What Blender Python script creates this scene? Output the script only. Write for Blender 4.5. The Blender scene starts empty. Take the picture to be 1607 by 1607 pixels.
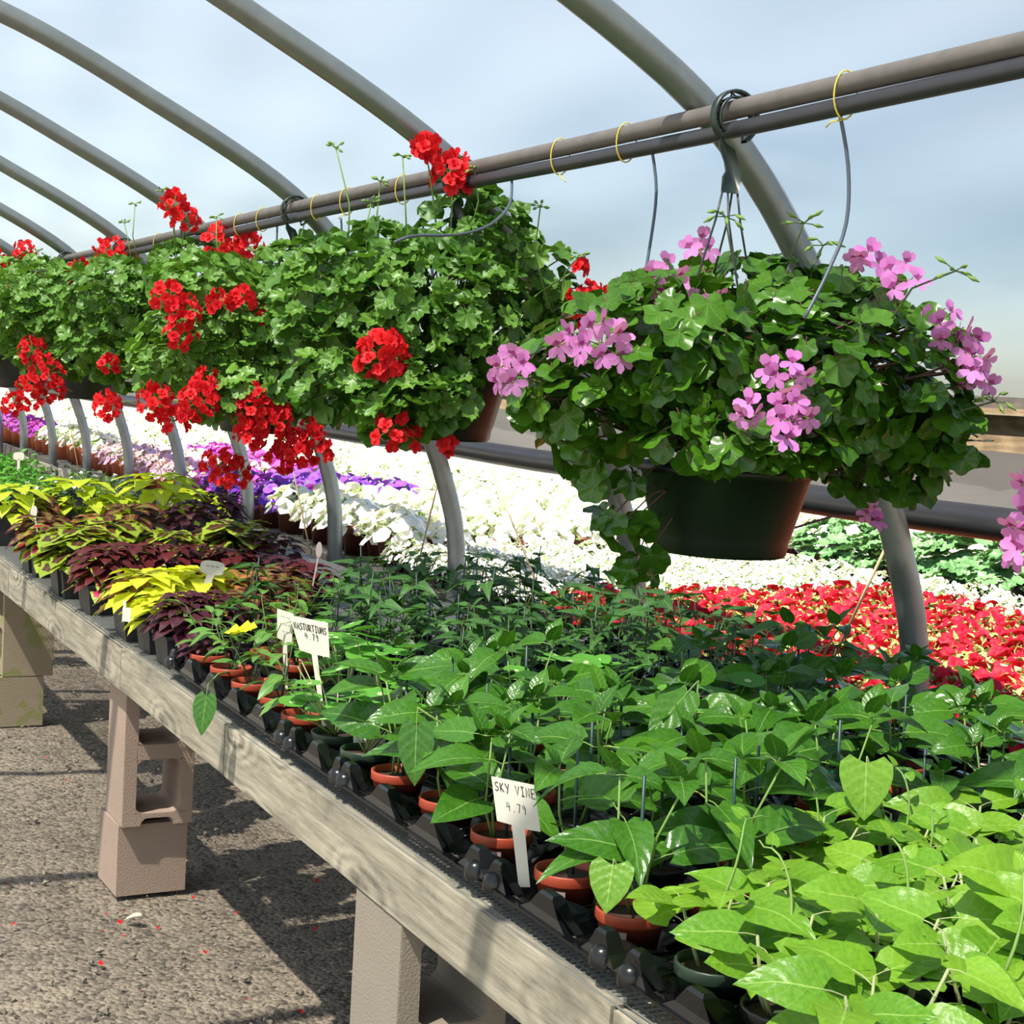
import bpy, math, random
from mathutils import Vector, Matrix
rnd = random.Random(7)
V = Vector
PI = math.pi
scene = bpy.context.scene
COL = scene.collection

# ------------------------------------------------------------------ camera, sky, sun, exposure
RX = V((0.88743536, 0.01501044, 0.46068772))
RY = V((-0.45730358, -0.09649195, 0.88406037))
RZ = V((0.05772279, -0.99522057, -0.07876604))
EYE = V((0, 0, 1.42)); F = 2460.0; CC = 803.5
def ray(px, py):
    d = V((px - CC, py - CC, F)); return V((RX.dot(d), RY.dot(d), RZ.dot(d)))
def at_x(px, py, x): d = ray(px, py); return EYE + d * (x / d.x)
def at_y(px, py, y): d = ray(px, py); return EYE + d * (y / d.y)
def at_z(px, py, z): d = ray(px, py); return EYE + d * ((z - EYE.z) / d.z)

cam = bpy.data.cameras.new('camera'); cam.sensor_width = 36; cam.lens = F / 1607 * 36
cam.clip_end = 500
camo = bpy.data.objects.new('camera', cam); COL.objects.link(camo)
camo.matrix_world = Matrix(((RX.x, -RX.y, -RX.z, EYE.x), (RY.x, -RY.y, -RY.z, EYE.y), (RZ.x, -RZ.y, -RZ.z, EYE.z), (0, 0, 0, 1)))
scene.camera = camo

w = bpy.data.worlds.new('sky'); scene.world = w; w.use_nodes = True
nt = w.node_tree
sky = nt.nodes.new('ShaderNodeTexSky'); sky.sky_type = 'NISHITA'; sky.sun_disc = False
sky.sun_elevation = math.radians(58); sky.sun_rotation = math.radians(235); sky.dust_density = .6; sky.ozone_density = 1.0
bg = nt.nodes['Background']; bg.inputs['Strength'].default_value = 0.17
nt.links.new(sky.outputs[0], bg.inputs['Color'])
SUN_DIR = V((-0.46, -0.22, 0.86)).normalized()
sl = bpy.data.lights.new('sun', 'SUN'); sl.energy = 13.0; sl.angle = math.radians(0.6); sl.color = (1.0, 0.94, 0.82)
so = bpy.data.objects.new('sun', sl); COL.objects.link(so); so.location = (-3, -2, 8)
so.rotation_euler = SUN_DIR.to_track_quat('Z', 'Y').to_euler()
scene.view_settings.view_transform = 'Standard'; scene.view_settings.look = 'None'
scene.view_settings.gamma = 1; scene.view_settings.use_curve_mapping = False
scene.view_settings.exposure = 0.35
cy = scene.cycles
cy.max_bounces = 10; cy.transparent_max_bounces = 24; cy.diffuse_bounces = 4; cy.glossy_bounces = 3; cy.transmission_bounces = 6
cy.use_denoising = True; cy.caustics_reflective = False; cy.caustics_refractive = False; cy.sample_clamp_indirect = 6

# ------------------------------------------------------------------ materials
def lin(h):
    h = h.lstrip('#'); o = []
    for i in (0, 2, 4):
        c = int(h[i:i+2], 16) / 255
        o.append(c / 12.92 if c < .04045 else ((c + .055) / 1.055) ** 2.4)
    return (*o, 1)
class NT:
    def __init__(s, name):
        s.m = bpy.data.materials.new(name); s.m.use_nodes = True; s.t = s.m.node_tree
        s.p = s.t.nodes['Principled BSDF']; s.out = s.t.nodes['Material Output']
    def n(s, typ, **kw):
        nd = s.t.nodes.new(typ)
        for k, v in kw.items():
            if k in nd.inputs.keys(): nd.inputs[k].default_value = v
            else: setattr(nd, k, v)
        return nd
    def l(s, a, b): s.t.links.new(a, b)
    def math(s, op, a, b=None, c=None):
        nd = s.t.nodes.new('ShaderNodeMath'); nd.operation = op
        for i, x in enumerate((a, b, c)):
            if x is None: continue
            if isinstance(x, (int, float)): nd.inputs[i].default_value = x
            else: s.l(x, nd.inputs[i])
        return nd.outputs[0]
    def mix(s, f, a, b, bt='MIX'):
        nd = s.t.nodes.new('ShaderNodeMix'); nd.data_type = 'RGBA'; nd.blend_type = bt
        for i, x in ((0, f), (6, a), (7, b)):
            if isinstance(x, (int, float, tuple)): nd.inputs[i].default_value = x
            else: s.l(x, nd.inputs[i])
        return nd.outputs[2]
    def coord(s, kind='Object', scale=(1, 1, 1)):
        tc = s.n('ShaderNodeTexCoord'); mp = s.n('ShaderNodeMapping'); mp.inputs['Scale'].default_value = scale
        s.l(tc.outputs[kind], mp.inputs[0]); return mp.outputs[0]
    def noise(s, vec, scale, detail=3, rough=.6):
        nd = s.n('ShaderNodeTexNoise'); nd.inputs['Scale'].default_value = scale; nd.inputs['Detail'].default_value = detail
        nd.inputs['Roughness'].default_value = rough; s.l(vec, nd.inputs['Vector']); return nd.outputs[0]
    def ramp(s, f, stops):
        nd = s.n('ShaderNodeValToRGB'); cr = nd.color_ramp
        while len(cr.elements) < len(stops): cr.elements.new(.5)
        for e, (p, c) in zip(cr.elements, stops): e.position = p; e.color = c
        s.l(f, nd.inputs[0]); return nd.outputs[0]
    def bump(s, h, strength=.3, dist=.01):
        b = s.n('ShaderNodeBump'); b.inputs['Strength'].default_value = strength; b.inputs['Distance'].default_value = dist
        s.l(h, b.inputs['Height']); s.l(b.outputs[0], s.p.inputs['Normal'])
def plain(name, c, rough=.5, metal=0, var=.12, spec=.5, nscale=30):
    t = NT(name); c = lin(c) if isinstance(c, str) else c
    nz = t.noise(t.coord(), nscale)
    d = tuple(x * (1 - var) for x in c[:3]) + (1,); b = tuple(min(1, x * (1 + var)) for x in c[:3]) + (1,)
    t.l(t.mix(nz, d, b), t.p.inputs['Base Color'])
    t.p.inputs['Roughness'].default_value = rough; t.p.inputs['Metallic'].default_value = metal
    t.p.inputs['Specular IOR Level'].default_value = spec
    return t.m
def leafmat(name, c1, c2, vein=None, rough=.42, trans=.32, veinw=.05, lat=True, spec=.5, bumpy=.0):
    """two-tone leaf: object-random hue, pale midrib and side veins by UV, light let through"""
    t = NT(name); a, b = lin(c1), lin(c2)
    oi = t.n('ShaderNodeObjectInfo'); nz = t.noise(t.coord(), 14, 2)
    f = t.math('ADD', t.math('MULTIPLY', oi.outputs['Random'], .65), t.math('MULTIPLY_ADD', nz, 1.1, -.35))
    f = t.math('MINIMUM', t.math('MAXIMUM', f, 0), 1)
    c = t.mix(f, a, b)
    uv = t.n('ShaderNodeUVMap'); sx = t.n('ShaderNodeSeparateXYZ'); t.l(uv.outputs[0], sx.inputs[0])
    au = t.math('ABSOLUTE', sx.outputs[0])
    if vein:
        m1 = t.math('LESS_THAN', au, veinw)
        if lat:
            fr = t.math('FRACT', t.math('MULTIPLY', t.math('SUBTRACT', sx.outputs[1], t.math('MULTIPLY', au, .3)), 5.5))
            m2 = t.math('MULTIPLY', t.math('LESS_THAN', fr, .07), .28)
            m1 = t.math('MAXIMUM', m1, m2)
        c = t.mix(t.math('MULTIPLY', m1, .75), c, lin(vein))
    if bumpy:
        fr = t.math('SINE', t.math('MULTIPLY', t.math('SUBTRACT', sx.outputs[1], t.math('MULTIPLY', au, .3)), 36))
        h = t.math('ADD', t.math('MULTIPLY', fr, .18), t.noise(t.coord(), 7, 2))
        t.bump(h, bumpy, .006)
    t.l(c, t.p.inputs['Base Color']); t.p.inputs['Roughness'].default_value = rough
    t.p.inputs['Specular IOR Level'].default_value = spec
    tr = t.n('ShaderNodeBsdfTranslucent'); t.l(t.mix(1.0, c, (1.0, 1.0, .55, 1), 'MULTIPLY'), tr.inputs[0])
    mx = t.n('ShaderNodeMixShader'); mx.inputs[0].default_value = trans
    t.l(t.p.outputs[0], mx.inputs[1]); t.l(tr.outputs[0], mx.inputs[2]); t.l(mx.outputs[0], t.out.inputs[0])
    return t.m
def petal(name, c1, c2, trans=.3, rough=.6):
    return leafmat(name, c1, c2, None, rough, trans, spec=.25)

M = {}
M['steel'] = plain('galvanised_steel', '#8b908e', .42, .7, .25, nscale=18)
M['pipe'] = plain('weathered_pipe', '#6f6a66', .6, .2, .35, nscale=25)
M['hose'] = plain('black_hose', '#34353a', .45, 0, .3)
M['tie'] = plain('yellow_wire', '#d8c24a', .5)
M['drip'] = plain('drip_tube_plastic', '#4e5a66', .35)
M['hook'] = plain('dark_green_plastic', '#26332e', .4)
M['basketpot'] = plain('basket_pot_plastic', '#0e1512', .42, 0, .15)
M['black'] = plain('black_plastic', '#0e0f11', .25, 0, .15)
M['matblack'] = plain('dull_black_plastic', '#26272b', .45, 0, .25)
M['terra'] = plain('terracotta_plastic', '#a5442c', .45, 0, .12)
M['terra2'] = plain('brown_plastic', '#5b2a22', .5, 0, .2)
M['greenpot'] = plain('dark_green_pot_plastic', '#2a3a2d', .4, 0, .15)
M['soil'] = plain('potting_soil', '#3a2a1f', .95, 0, .6, nscale=160)
M['white'] = plain('white_plastic', '#d9d4c4', .5, 0, .04)
M['ink'] = plain('black_ink', '#2b2a30', .7)
M['stake'] = plain('green_stake', '#1f4038', .4, 0, .2)
M['clip'] = plain('teal_clip', '#0f5a48', .4)
M['redtag'] = plain('red_sticker', '#e8302c', .5)
M['greytag'] = plain('grey_sticker', '#b9a9a4', .5)
M['rope'] = plain('tan_rope', '#a48f6c', .8, 0, .3, nscale=300)
M['wire'] = plain('zinc_wire', '#9a9c98', .5, .5, .2)
M['stem'] = leafmat('green_stem', '#6f9440', '#8cab58', None, .5, .15)
M['palestem'] = leafmat('pale_stem', '#9aa870', '#b5bd85', None, .5, .15)
M['darkstem'] = leafmat('dark_stem', '#44592f', '#5a6f3a', None, .5, .1)
M['redstem'] = leafmat('reddish_stem', '#6b4a48', '#7c5a50', None, .5, .1)
M['woody'] = plain('dry_bark', '#8a6848', .9, 0, .5, nscale=80)
M['ivy'] = leafmat('ivy_geranium_leaf', '#28520f', '#568720', '#86a650', .28, .24, .035, False)
M['zonal'] = leafmat('geranium_leaf', '#3c6c1e', '#709c38', '#94b066', .42, .25, .03, False)
M['skyvine'] = leafmat('sky_vine_leaf', '#2b5c1a', '#528726', '#80a850', .28, .28, .035, True, .5, .25)
M['heart'] = leafmat('heart_vine_leaf', '#568f1c', '#8cb836', '#a4c860', .36, .36, .035, True, .5, .2)
M['nast'] = leafmat('nasturtium_leaf', '#4f9a32', '#73b446', None, .5, .35)
M['nastdot'] = leafmat('nasturtium_leaf_centre', '#c9e0a0', '#d8eab8', None, .5, .2)
M['susan'] = leafmat('small_vine_leaf', '#2e5a26', '#4f7f38', '#77a05a', .5, .28)
M['citrus'] = leafmat('young_shrub_leaf', '#4d8230', '#77a548', '#9dc070', .4, .32)
M['lime'] = leafmat('lime_coleus_leaf', '#b0cc1c', '#e0ea44', '#eef080', .5, .42)
M['yellow'] = leafmat('yellow_coleus_leaf', '#c2cf18', '#e6e83c', '#f2f080', .5, .4)
M['limeedge'] = leafmat('lime_coleus_edge', '#8aa828', '#b0c23c', None, .5, .35)
M['limemar'] = leafmat('maroon_coleus_middle', '#3a2010', '#5c3a18', '#7a5a24', .5, .2)
M['maroon'] = leafmat('maroon_coleus_leaf', '#401018', '#64191c', '#7a302c', .5, .18)
M['purple'] = leafmat('dark_purple_coleus_leaf', '#38141f', '#552231', '#6a3040', .5, .2)
M['orange'] = leafmat('orange_coleus_leaf', '#a8542c', '#c8804c', '#d8a070', .5, .3)
M['olive'] = leafmat('bronze_coleus_leaf', '#6a4a24', '#7f7a34', '#a09050', .5, .3)
M['magenta'] = leafmat('magenta_coleus_middle', '#a02040', '#c03058', None, .5, .3)
M['bedleaf'] = leafmat('bedding_leaf', '#8ba352', '#bcc57c', None, .5, .25)
M['petleaf'] = leafmat('petunia_leaf', '#5f8a3c', '#88aa58', None, .5, .3)
M['red'] = petal('red_petal', '#d01225', '#ee2a2e', .3)
M['pink'] = petal('pink_petal', '#d678cc', '#eaa0e4', .35)
M['pinkdark'] = petal('magenta_petal_mark', '#a84490', '#b8559c', .3)
M['pwhite'] = petal('white_petal', '#f4f2f4', '#fbfaf8', .3)
M['pviolet'] = petal('violet_petal', '#6a34b8', '#8850cc', .3)
M['pmag'] = petal('magenta_petal', '#b436c4', '#c858d4', .3)
M['ppink'] = petal('pale_pink_petal', '#e6b4e6', '#f4d6f2', .3)
M['pyellow'] = petal('yellow_petal', '#f0e81c', '#fff23a', .3)
M['bedred'] = petal('bedding_red_petal', '#b40a24', '#cc1834', .3)
M['throat'] = petal('pale_throat', '#e8e4b0', '#f0eccc', .2)

def mat_wood(name, c1, c2, c3, axis):
    """weathered board: long grain streaks, rings bending round knots, dark stains"""
    t = NT(name); sc = [26, 26, 26]; sc[axis] = 1.6; kn = [2.2, 2.2, 2.2]; kn[axis] = 1.0
    kn = [k * 4.2 for k in kn]; kn[axis] = 3.2
    nz = t.noise(t.coord('Object', tuple(sc)), 2.0, 6, .7)
    wob = t.noise(t.coord('Object', (5, 5, 5)), 2.5, 3)
    vo = t.n('ShaderNodeTexVoronoi'); vo.inputs['Scale'].default_value = 1.0; vo.inputs['Randomness'].default_value = .9; t.l(t.coord('Object', tuple(kn)), vo.inputs['Vector'])
    d = vo.outputs['Distance']
    rings = t.math('SINE', t.math('ADD', t.math('MULTIPLY', d, 38), t.math('MULTIPLY', wob, 9)))
    fade = t.math('MAXIMUM', t.math('SUBTRACT', 1.0, t.math('MULTIPLY', d, 1.5)), 0)
    f = t.math('ADD', t.math('MULTIPLY', nz, .8), t.math('MULTIPLY', t.math('MULTIPLY', rings, fade), .16))
    c = t.ramp(f, [(.18, lin(c3)), (.36, lin(c1)), (.55, lin(c2))])
    st = t.noise(t.coord('Object', (7, 3.2, 7)), 1.6, 5)
    c = t.mix(t.math('MULTIPLY', t.math('MAXIMUM', t.math('SUBTRACT', st, .52), 0), 3.2), c, lin(c3))
    t.l(c, t.p.inputs['Base Color']); t.p.inputs['Roughness'].default_value = .85
    t.bump(f, .5, .004); return t.m
M['wood'] = mat_wood('weathered_grey_timber', '#8f8877', '#b3aa95', '#4d483f', 1)
M['wooddark'] = mat_wood('dark_weathered_timber', '#57514a', '#6b645a', '#393531', 2)
M['woodhip'] = mat_wood('dry_brown_timber', '#7d6a52', '#9a866a', '#55452f', 1)

def mat_block(name, c1, c2, moss):
    t = NT(name); co = t.coord()
    nz = t.noise(co, 6, 4); fine = t.noise(co, 220, 3); 
    c = t.mix(nz, lin(c1), lin(c2)); c = t.mix(t.math('MULTIPLY', fine, .5), c, lin('#6b5f52'))
    sx = t.n('ShaderNodeSeparateXYZ'); tc = t.n('ShaderNodeTexCoord'); t.l(tc.outputs['Object'], sx.inputs[0])
    mz = t.math('MULTIPLY', t.math('GREATER_THAN', t.noise(co, 9, 4), .55), moss)
    c = t.mix(mz, c, lin('#7d8440'))
    t.l(c, t.p.inputs['Base Color']); t.p.inputs['Roughness'].default_value = .95; t.bump(fine, .5, .004); return t.m
M['block'] = mat_block('concrete_block', '#a98f80', '#b8a28f', .0)
M['blockgrey'] = mat_block('grey_concrete_block', '#8f8678', '#a49a8a', .0)
M['blockmoss'] = mat_block('mossy_concrete_block', '#9a8a72', '#ab9c82', .6)

def mat_gravel():
    t = NT('gravel_and_dirt'); co = t.coord()
    big = t.noise(co, 1.6, 5); mid = t.noise(co, 14, 5); fine = t.noise(co, 120, 4)
    vo = t.n('ShaderNodeTexVoronoi'); vo.inputs['Scale'].default_value = 75; t.l(co, vo.inputs['Vector'])
    c = t.ramp(t.math('ADD', t.math('MULTIPLY', big, .5), t.math('MULTIPLY', mid, .5)), [(.3, lin('#4a423a')), (.5, lin('#776b5d')), (.68, lin('#9a8c78'))])
    sp = t.n('ShaderNodeSeparateColor'); t.l(vo.outputs['Color'], sp.inputs[0])
    c = t.mix(t.math('MULTIPLY', sp.outputs[0], .45), c, lin('#a89c8a'))
    c = t.mix(t.math('MULTIPLY', t.math('LESS_THAN', sp.outputs[1], .18), .6), c, lin('#2b2724'))
    t.l(c, t.p.inputs['Base Color']); t.p.inputs['Roughness'].default_value = .95
    t.bump(t.math('ADD', fine, t.math('MULTIPLY', vo.outputs['Distance'], -1.2)), .8, .012); return t.m
M['gravel'] = mat_gravel()
M['stone'] = plain('gravel_stone', '#857b6d', .9, 0, .45, nscale=9)
M['grass'] = plain('pale_gravel_yard', '#8d877c', .95, 0, .3, nscale=3)

def mat_film(name, lo, hi, tint):
    """cloudy polythene: part clear, part diffusing, with streaks of dust along the sheet"""
    t = NT(name); co = t.coord('Object', (1, .35, 1))
    st = t.noise(co, 2.2, 4); f2 = t.noise(t.coord('Object', (6, .5, 6)), 1.5, 5)
    f = t.math('MULTIPLY_ADD', t.math('ADD', t.math('MULTIPLY', st, .7), t.math('MULTIPLY', f2, .3)), (hi - lo) * 2, lo - (hi - lo) * .5)
    f = t.math('MINIMUM', t.math('MAXIMUM', f, .05), .95)
    tp = t.n('ShaderNodeBsdfTransparent'); tp.inputs[0].default_value = (.97, .98, 1, 1)
    tl = t.n('ShaderNodeBsdfTranslucent'); tl.inputs[0].default_value = tint
    df = t.n('ShaderNodeBsdfDiffuse'); df.inputs[0].default_value = tint
    m1 = t.n('ShaderNodeMixShader'); m1.inputs[0].default_value = .35; t.l(tl.outputs[0], m1.inputs[1]); t.l(df.outputs[0], m1.inputs[2])
    m2 = t.n('ShaderNodeMixShader'); t.l(f, m2.inputs[0]); t.l(tp.outputs[0], m2.inputs[1]); t.l(m1.outputs[0], m2.inputs[2])
    t.l(m2.outputs[0], t.out.inputs[0]); return t.m
M['film'] = mat_film('polythene_film', .55, .71, (.33, .36, .372, 1))
M['curtain'] = mat_film('dusty_polythene_curtain', .72, .88, (.13, .125, .125, 1))
M['roll'] = plain('rolled_polythene', '#232428', .35, 0, .3, nscale=8)

# ------------------------------------------------------------------ mesh helpers
class MB:
    def __init__(s): s.v = []; s.f = []; s.m = []; s.uv = []
    def add(s, vs, fs, mat=0, uvs=None):
        o = len(s.v); s.v.extend([tuple(v) for v in vs]); s.uv.extend(uvs if uvs else [(0.5, 0.5)] * len(vs))
        for f in fs: s.f.append(tuple(i + o for i in f)); s.m.append(mat)
    def box(s, c, d, mat=0, rot=None):
        vs = []
        for z in (-1, 1):
            for y in (-1, 1):
                for x in (-1, 1):
                    p = V((x * d[0] / 2, y * d[1] / 2, z * d[2] / 2))
                    if rot: p = rot @ p
                    vs.append(p + V(c))
        s.add(vs, [(0, 2, 3, 1), (4, 5, 7, 6), (0, 1, 5, 4), (2, 6, 7, 3), (0, 4, 6, 2), (1, 3, 7, 5)], mat)
    def tube(s, pts, r, n=6, mat=0, cap=True, closed=False):
        pts = [V(p) for p in pts]; k = len(pts); vs = []; up = None
        for i, p in enumerate(pts):
            if closed: t = pts[(i + 1) % k] - pts[i - 1]
            else: t = pts[min(i + 1, k - 1)] - pts[max(i - 1, 0)]
            if t.length < 1e-9: t = V((0, 0, 1))
            t.normalize()
            if up is None:
                up = V((0, 0, 1)) if abs(t.z) < .9 else V((1, 0, 0))
            a = (up - t * up.dot(t))
            if a.length < 1e-6: a = t.orthogonal()
            a.normalize(); b = t.cross(a); up = a
            rr = r[i] if isinstance(r, (list, tuple)) else r
            for j in range(n):
                th = 2 * PI * j / n; vs.append(p + (a * math.cos(th) + b * math.sin(th)) * rr)
        fs = []
        for i in range(k if closed else k - 1):
            i2 = (i + 1) % k
            for j in range(n):
                fs.append((i * n + j, i * n + (j + 1) % n, i2 * n + (j + 1) % n, i2 * n + j))
        if cap and not closed:
            fs.append(tuple(range(n - 1, -1, -1))); fs.append(tuple((k - 1) * n + j for j in range(n)))
        s.add(vs, fs, mat)
    def lathe(s, prof, n=16, c=(0, 0, 0), mat=0, sq=0):
        vs = []; fs = []
        for r, z in prof:
            for j in range(n):
                th = 2 * PI * j / n + (PI / n if sq else 0)
                vs.append((c[0] + r * math.cos(th), c[1] + r * math.sin(th), c[2] + z))
        for i in range(len(prof) - 1):
            for j in range(n): fs.append((i * n + j, i * n + (j + 1) % n, (i + 1) * n + (j + 1) % n, (i + 1) * n + j))
        s.add(vs, fs, mat)
    def disc(s, r, z, n=12, c=(0, 0, 0), mat=0, bump=0, seed=1):
        rr = random.Random(seed); vs = [(c[0], c[1], c[2] + z + bump)]
        for q in (.55, 1):
            for j in range(n):
                th = 2 * PI * j / n; vs.append((c[0] + q * r * math.cos(th), c[1] + q * r * math.sin(th), c[2] + z + (rr.uniform(-bump, bump) if q < 1 else 0)))
        fs = [(0, 1 + j, 1 + (j + 1) % n) for j in range(n)] + [(1 + j, 1 + n + j, 1 + n + (j + 1) % n, 1 + (j + 1) % n) for j in range(n)]
        s.add(vs, fs, mat)
    def merge(s, mesh_mb, mtx, matmap=None):
        o = len(s.v); s.v.extend([tuple(mtx @ V(v)) for v in mesh_mb.v]); s.uv.extend(mesh_mb.uv)
        for f, m in zip(mesh_mb.f, mesh_mb.m): s.f.append(tuple(i + o for i in f)); s.m.append(matmap[m] if matmap else m)
    def mesh(s, name, mats, smooth=True):
        me = bpy.data.meshes.new(name); me.from_pydata(s.v, [], s.f)
        for m in mats: me.materials.append(M[m])
        me.polygons.foreach_set('material_index', s.m)
        me.polygons.foreach_set('use_smooth', [smooth] * len(s.f))
        uvl = me.uv_layers.new(name='UVMap'); li = [0] * len(me.loops); me.loops.foreach_get('vertex_index', li)
        flat = [];
        for i in li: flat.extend(s.uv[i])
        uvl.data.foreach_set('uv', flat); me.update(); return me
def obj(name, me, parent=None, mtx=None, label=None, kind=None):
    o = bpy.data.objects.new(name, me); COL.objects.link(o)
    if parent: o.parent = parent
    if mtx is not None: o.matrix_basis = mtx
    if label: o['label'] = label
    if kind: o['kind'] = kind
    return o
def thing(name, label, cat, loc=(0, 0, 0), rz=0, group=None, me=None):
    o = bpy.data.objects.new(name, me); COL.objects.link(o); o.location = loc; o.rotation_euler = (0, 0, rz)
    o['label'] = label; o['category'] = cat
    if group: o['group'] = group
    return o
def struct(name, me, label=None):
    o = obj(name, me); o['kind'] = 'structure'
    if label: o['label'] = label
    return o
def frame(pos, ydir, zdir, s=1.0):
    y = V(ydir).normalized(); z = V(zdir); z = z - y * z.dot(y)
    if z.length < 1e-5: z = y.orthogonal()
    z.normalize(); x = y.cross(z)
    return Matrix(((x.x * s, y.x * s, z.x * s, pos[0]), (x.y * s, y.y * s, z.y * s, pos[1]), (x.z * s, y.z * s, z.z * s, pos[2]), (0, 0, 0, 1)))
def T(x, y, z): return Matrix.Translation((x, y, z))
def ordw(i):
    L = 'first second third fourth fifth sixth seventh eighth ninth tenth eleventh twelfth thirteenth fourteenth fifteenth sixteenth seventeenth eighteenth nineteenth twentieth'.split()
    return L[i] if i < 20 else 'twenty-' + L[i - 20] if i < 29 else str(i + 1) + 'th'

# ---- leaves (origin where the stalk leaves the stem; blade along +Y, face +Z)
def interp(tab, t):
    for (a, x), (b, y) in zip(tab, tab[1:]):
        if t <= b: return x + (y - x) * (t - a) / (b - a)
    return tab[-1][1]
OV = [(0, .42), (.12, .85), (.3, 1), (.55, .82), (.8, .42), (.93, .16), (1, .0)]
HT = [(0, .62), (.1, .95), (.25, 1), (.5, .82), (.75, .48), (.9, .2), (1, .0)]
LN = [(0, .15), (.2, .7), (.4, 1), (.65, .85), (.85, .45), (1, .0)]
def blade(L, W, tab, lobe=.0, fold=.25, droop=.2, pet=.25, rows=8, ripple=0., serr=0., cols=(-1, -.55, 0, .55, 1), border=False, petr=.012, stemmat=1, wave=0., seed=0):
    m = MB(); rr = random.Random(seed); y0 = pet * L
    if pet > 0: m.tube([(0, 0, 0), (0, y0 * .6, y0 * .08), (0, y0 + .03 * L, 0)], L * petr, 4, stemmat, False)
    vs = []; uv = []; nc = len(cols)
    for i in range(rows + 1):
        t = i / rows; wd = interp(tab, t) * W / 2 * (1 + (serr if i % 2 else -serr) * (0 < i < rows))
        for u in cols:
            yy = y0 + L * t - lobe * L * abs(u) ** 1.3 * (1 - t) ** 3
            z = fold * abs(u) * wd - droop * L * t * t + ripple * L * math.sin(t * 22 + abs(u) * 2) * (.3 + abs(u)) * .5
            if wave: z += wave * L * math.sin(t * 9 + u * 2.5 + seed)
            vs.append((u * wd, yy, z)); uv.append((u, t))
    fs = []; mt = []
    for i in range(rows):
        for j in range(nc - 1):
            fs.append((i * nc + j, i * nc + j + 1, (i + 1) * nc + j + 1, (i + 1) * nc + j))
            mt.append(2 if border and (j in (0, nc - 2) or i >= rows - 2) else 0)
    o = len(m.v); m.add(vs, fs, 0, uv)
    if border:
        k = len(m.m) - len(mt)
        for i, q in enumerate(mt): m.m[k + i] = q
    return m
def lobed(R, lobes, depth, teeth=0, tdepth=0, n=30, cup=.15, notch=.35, pet=1.0, dot=False, seed=0, wavy=.1):
    """round lobed leaf, stalk meeting it at the notch (geranium) or centre (nasturtium)"""
    m = MB(); rr = random.Random(seed); py = pet * R
    if pet > 0: m.tube([(0, 0, 0), (0, py * .55, py * .1), (0, py, 0)], R * .03, 4, 1, False)
    cyy = py + (0 if dot else R * .25)
    vs = [(0, py if not dot else cyy, 0)]; uv = [(.0, 0)]
    rings = (.2, .6, 1) if dot else (.55, 1)
    for q in rings:
        for j in range(n):
            th = 2 * PI * (j + .5) / n - PI / 2            # starts at the notch (-Y)
            a = (j + .5) / n
            r = R * (1 - depth + depth * abs(math.cos(PI * lobes * a)) ** .6 if depth else 1) if False else R * (1 - depth * (1 - abs(math.sin(PI * lobes * a)) ** .7))
            if teeth: r *= 1 + tdepth * (1 if j % 2 else -1)
            if notch: r *= 1 - notch * max(0, 1 - min(a, 1 - a) * n / 2.2)
            z = cup * R * q * q + wavy * R * q * math.sin(2 * PI * lobes * a + seed) * .6
            vs.append((q * r * math.cos(th), cyy + q * r * math.sin(th), z)); uv.append((math.sin(PI * lobes * a) if q > .3 else .3, q))
    fs = [(0, 1 + j, 1 + (j + 1) % n) for j in range(n)]; nr = len(rings)
    for k in range(nr - 1):
        for j in range(n): fs.append((1 + k * n + j, 1 + (k + 1) * n + j, 1 + (k + 1) * n + (j + 1) % n, 1 + k * n + (j + 1) % n))
    m.add(vs, fs, 0, uv)
    if dot:
        for i in range(n): m.m[len(m.m) - len(fs) + i] = 2
    return m
def petal_mb(m, L, W, ang, tilt, mat, y0=.1, tipz=0, dark=None):
    tab = [(0, .3), (.35, .75), (.7, 1), (.9, .8), (1, .45)]
    vs = []; uv = []
    ca, sa = math.cos(ang), math.sin(ang)
    for i in range(4):
        t = i / 3
        for u in (-1, 0, 1):
            wd = interp(tab, t) * W / 2; rr_ = y0 * L + L * t * math.cos(tilt); z = L * t * math.sin(tilt) + tipz * L * t * t + .12 * abs(u) * wd
            vs.append((rr_ * ca - u * wd * sa, rr_ * sa + u * wd * ca, z)); uv.append((u, t))
    fs = []
    for i in range(3):
        for j in range(2): fs.append((i * 3 + j, (i + 1) * 3 + j, (i + 1) * 3 + j + 1, i * 3 + j + 1))
    k = len(m.m); m.add(vs, fs, mat, uv)
    if dark is not None: m.m[k] = m.m[k + 1] = dark
def floret_pink(seed):
    m = MB(); r = random.Random(seed); L = .022
    for a, d in ((PI / 2 + .42, 1), (PI / 2 - .42, 1)): petal_mb(m, L * 1.05, L * .85, a + r.uniform(-.1, .1), .35 + r.uniform(-.1, .2), 0, .08, -.1, 1)
    for a in (-PI / 2, -PI / 2 + 1.0, -PI / 2 - 1.0): petal_mb(m, L * 1.05, L * .68, a + r.uniform(-.12, .12), .2 + r.uniform(-.15, .2), 0, .08, -.15)
    m.tube([(0, 0, .002), (0, 0, -.016)], [.0015, .0012], 4, 2, False); return m
def floret_red(seed, L=.0185):
    m = MB(); r = random.Random(seed)
    for k in range(5): petal_mb(m, L, L * .95, 2 * PI * k / 5 + r.uniform(-.15, .15), .35 + r.uniform(-.25, .3), 0, .05, -.2)
    for k in range(3): petal_mb(m, L * .6, L * .6, 2 * PI * k / 3 + r.uniform(-.3, .3), .9, 0, .02, 0)
    m.tube([(0, 0, .002), (0, 0, -.012)], .001, 4, 1, False); return m
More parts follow.
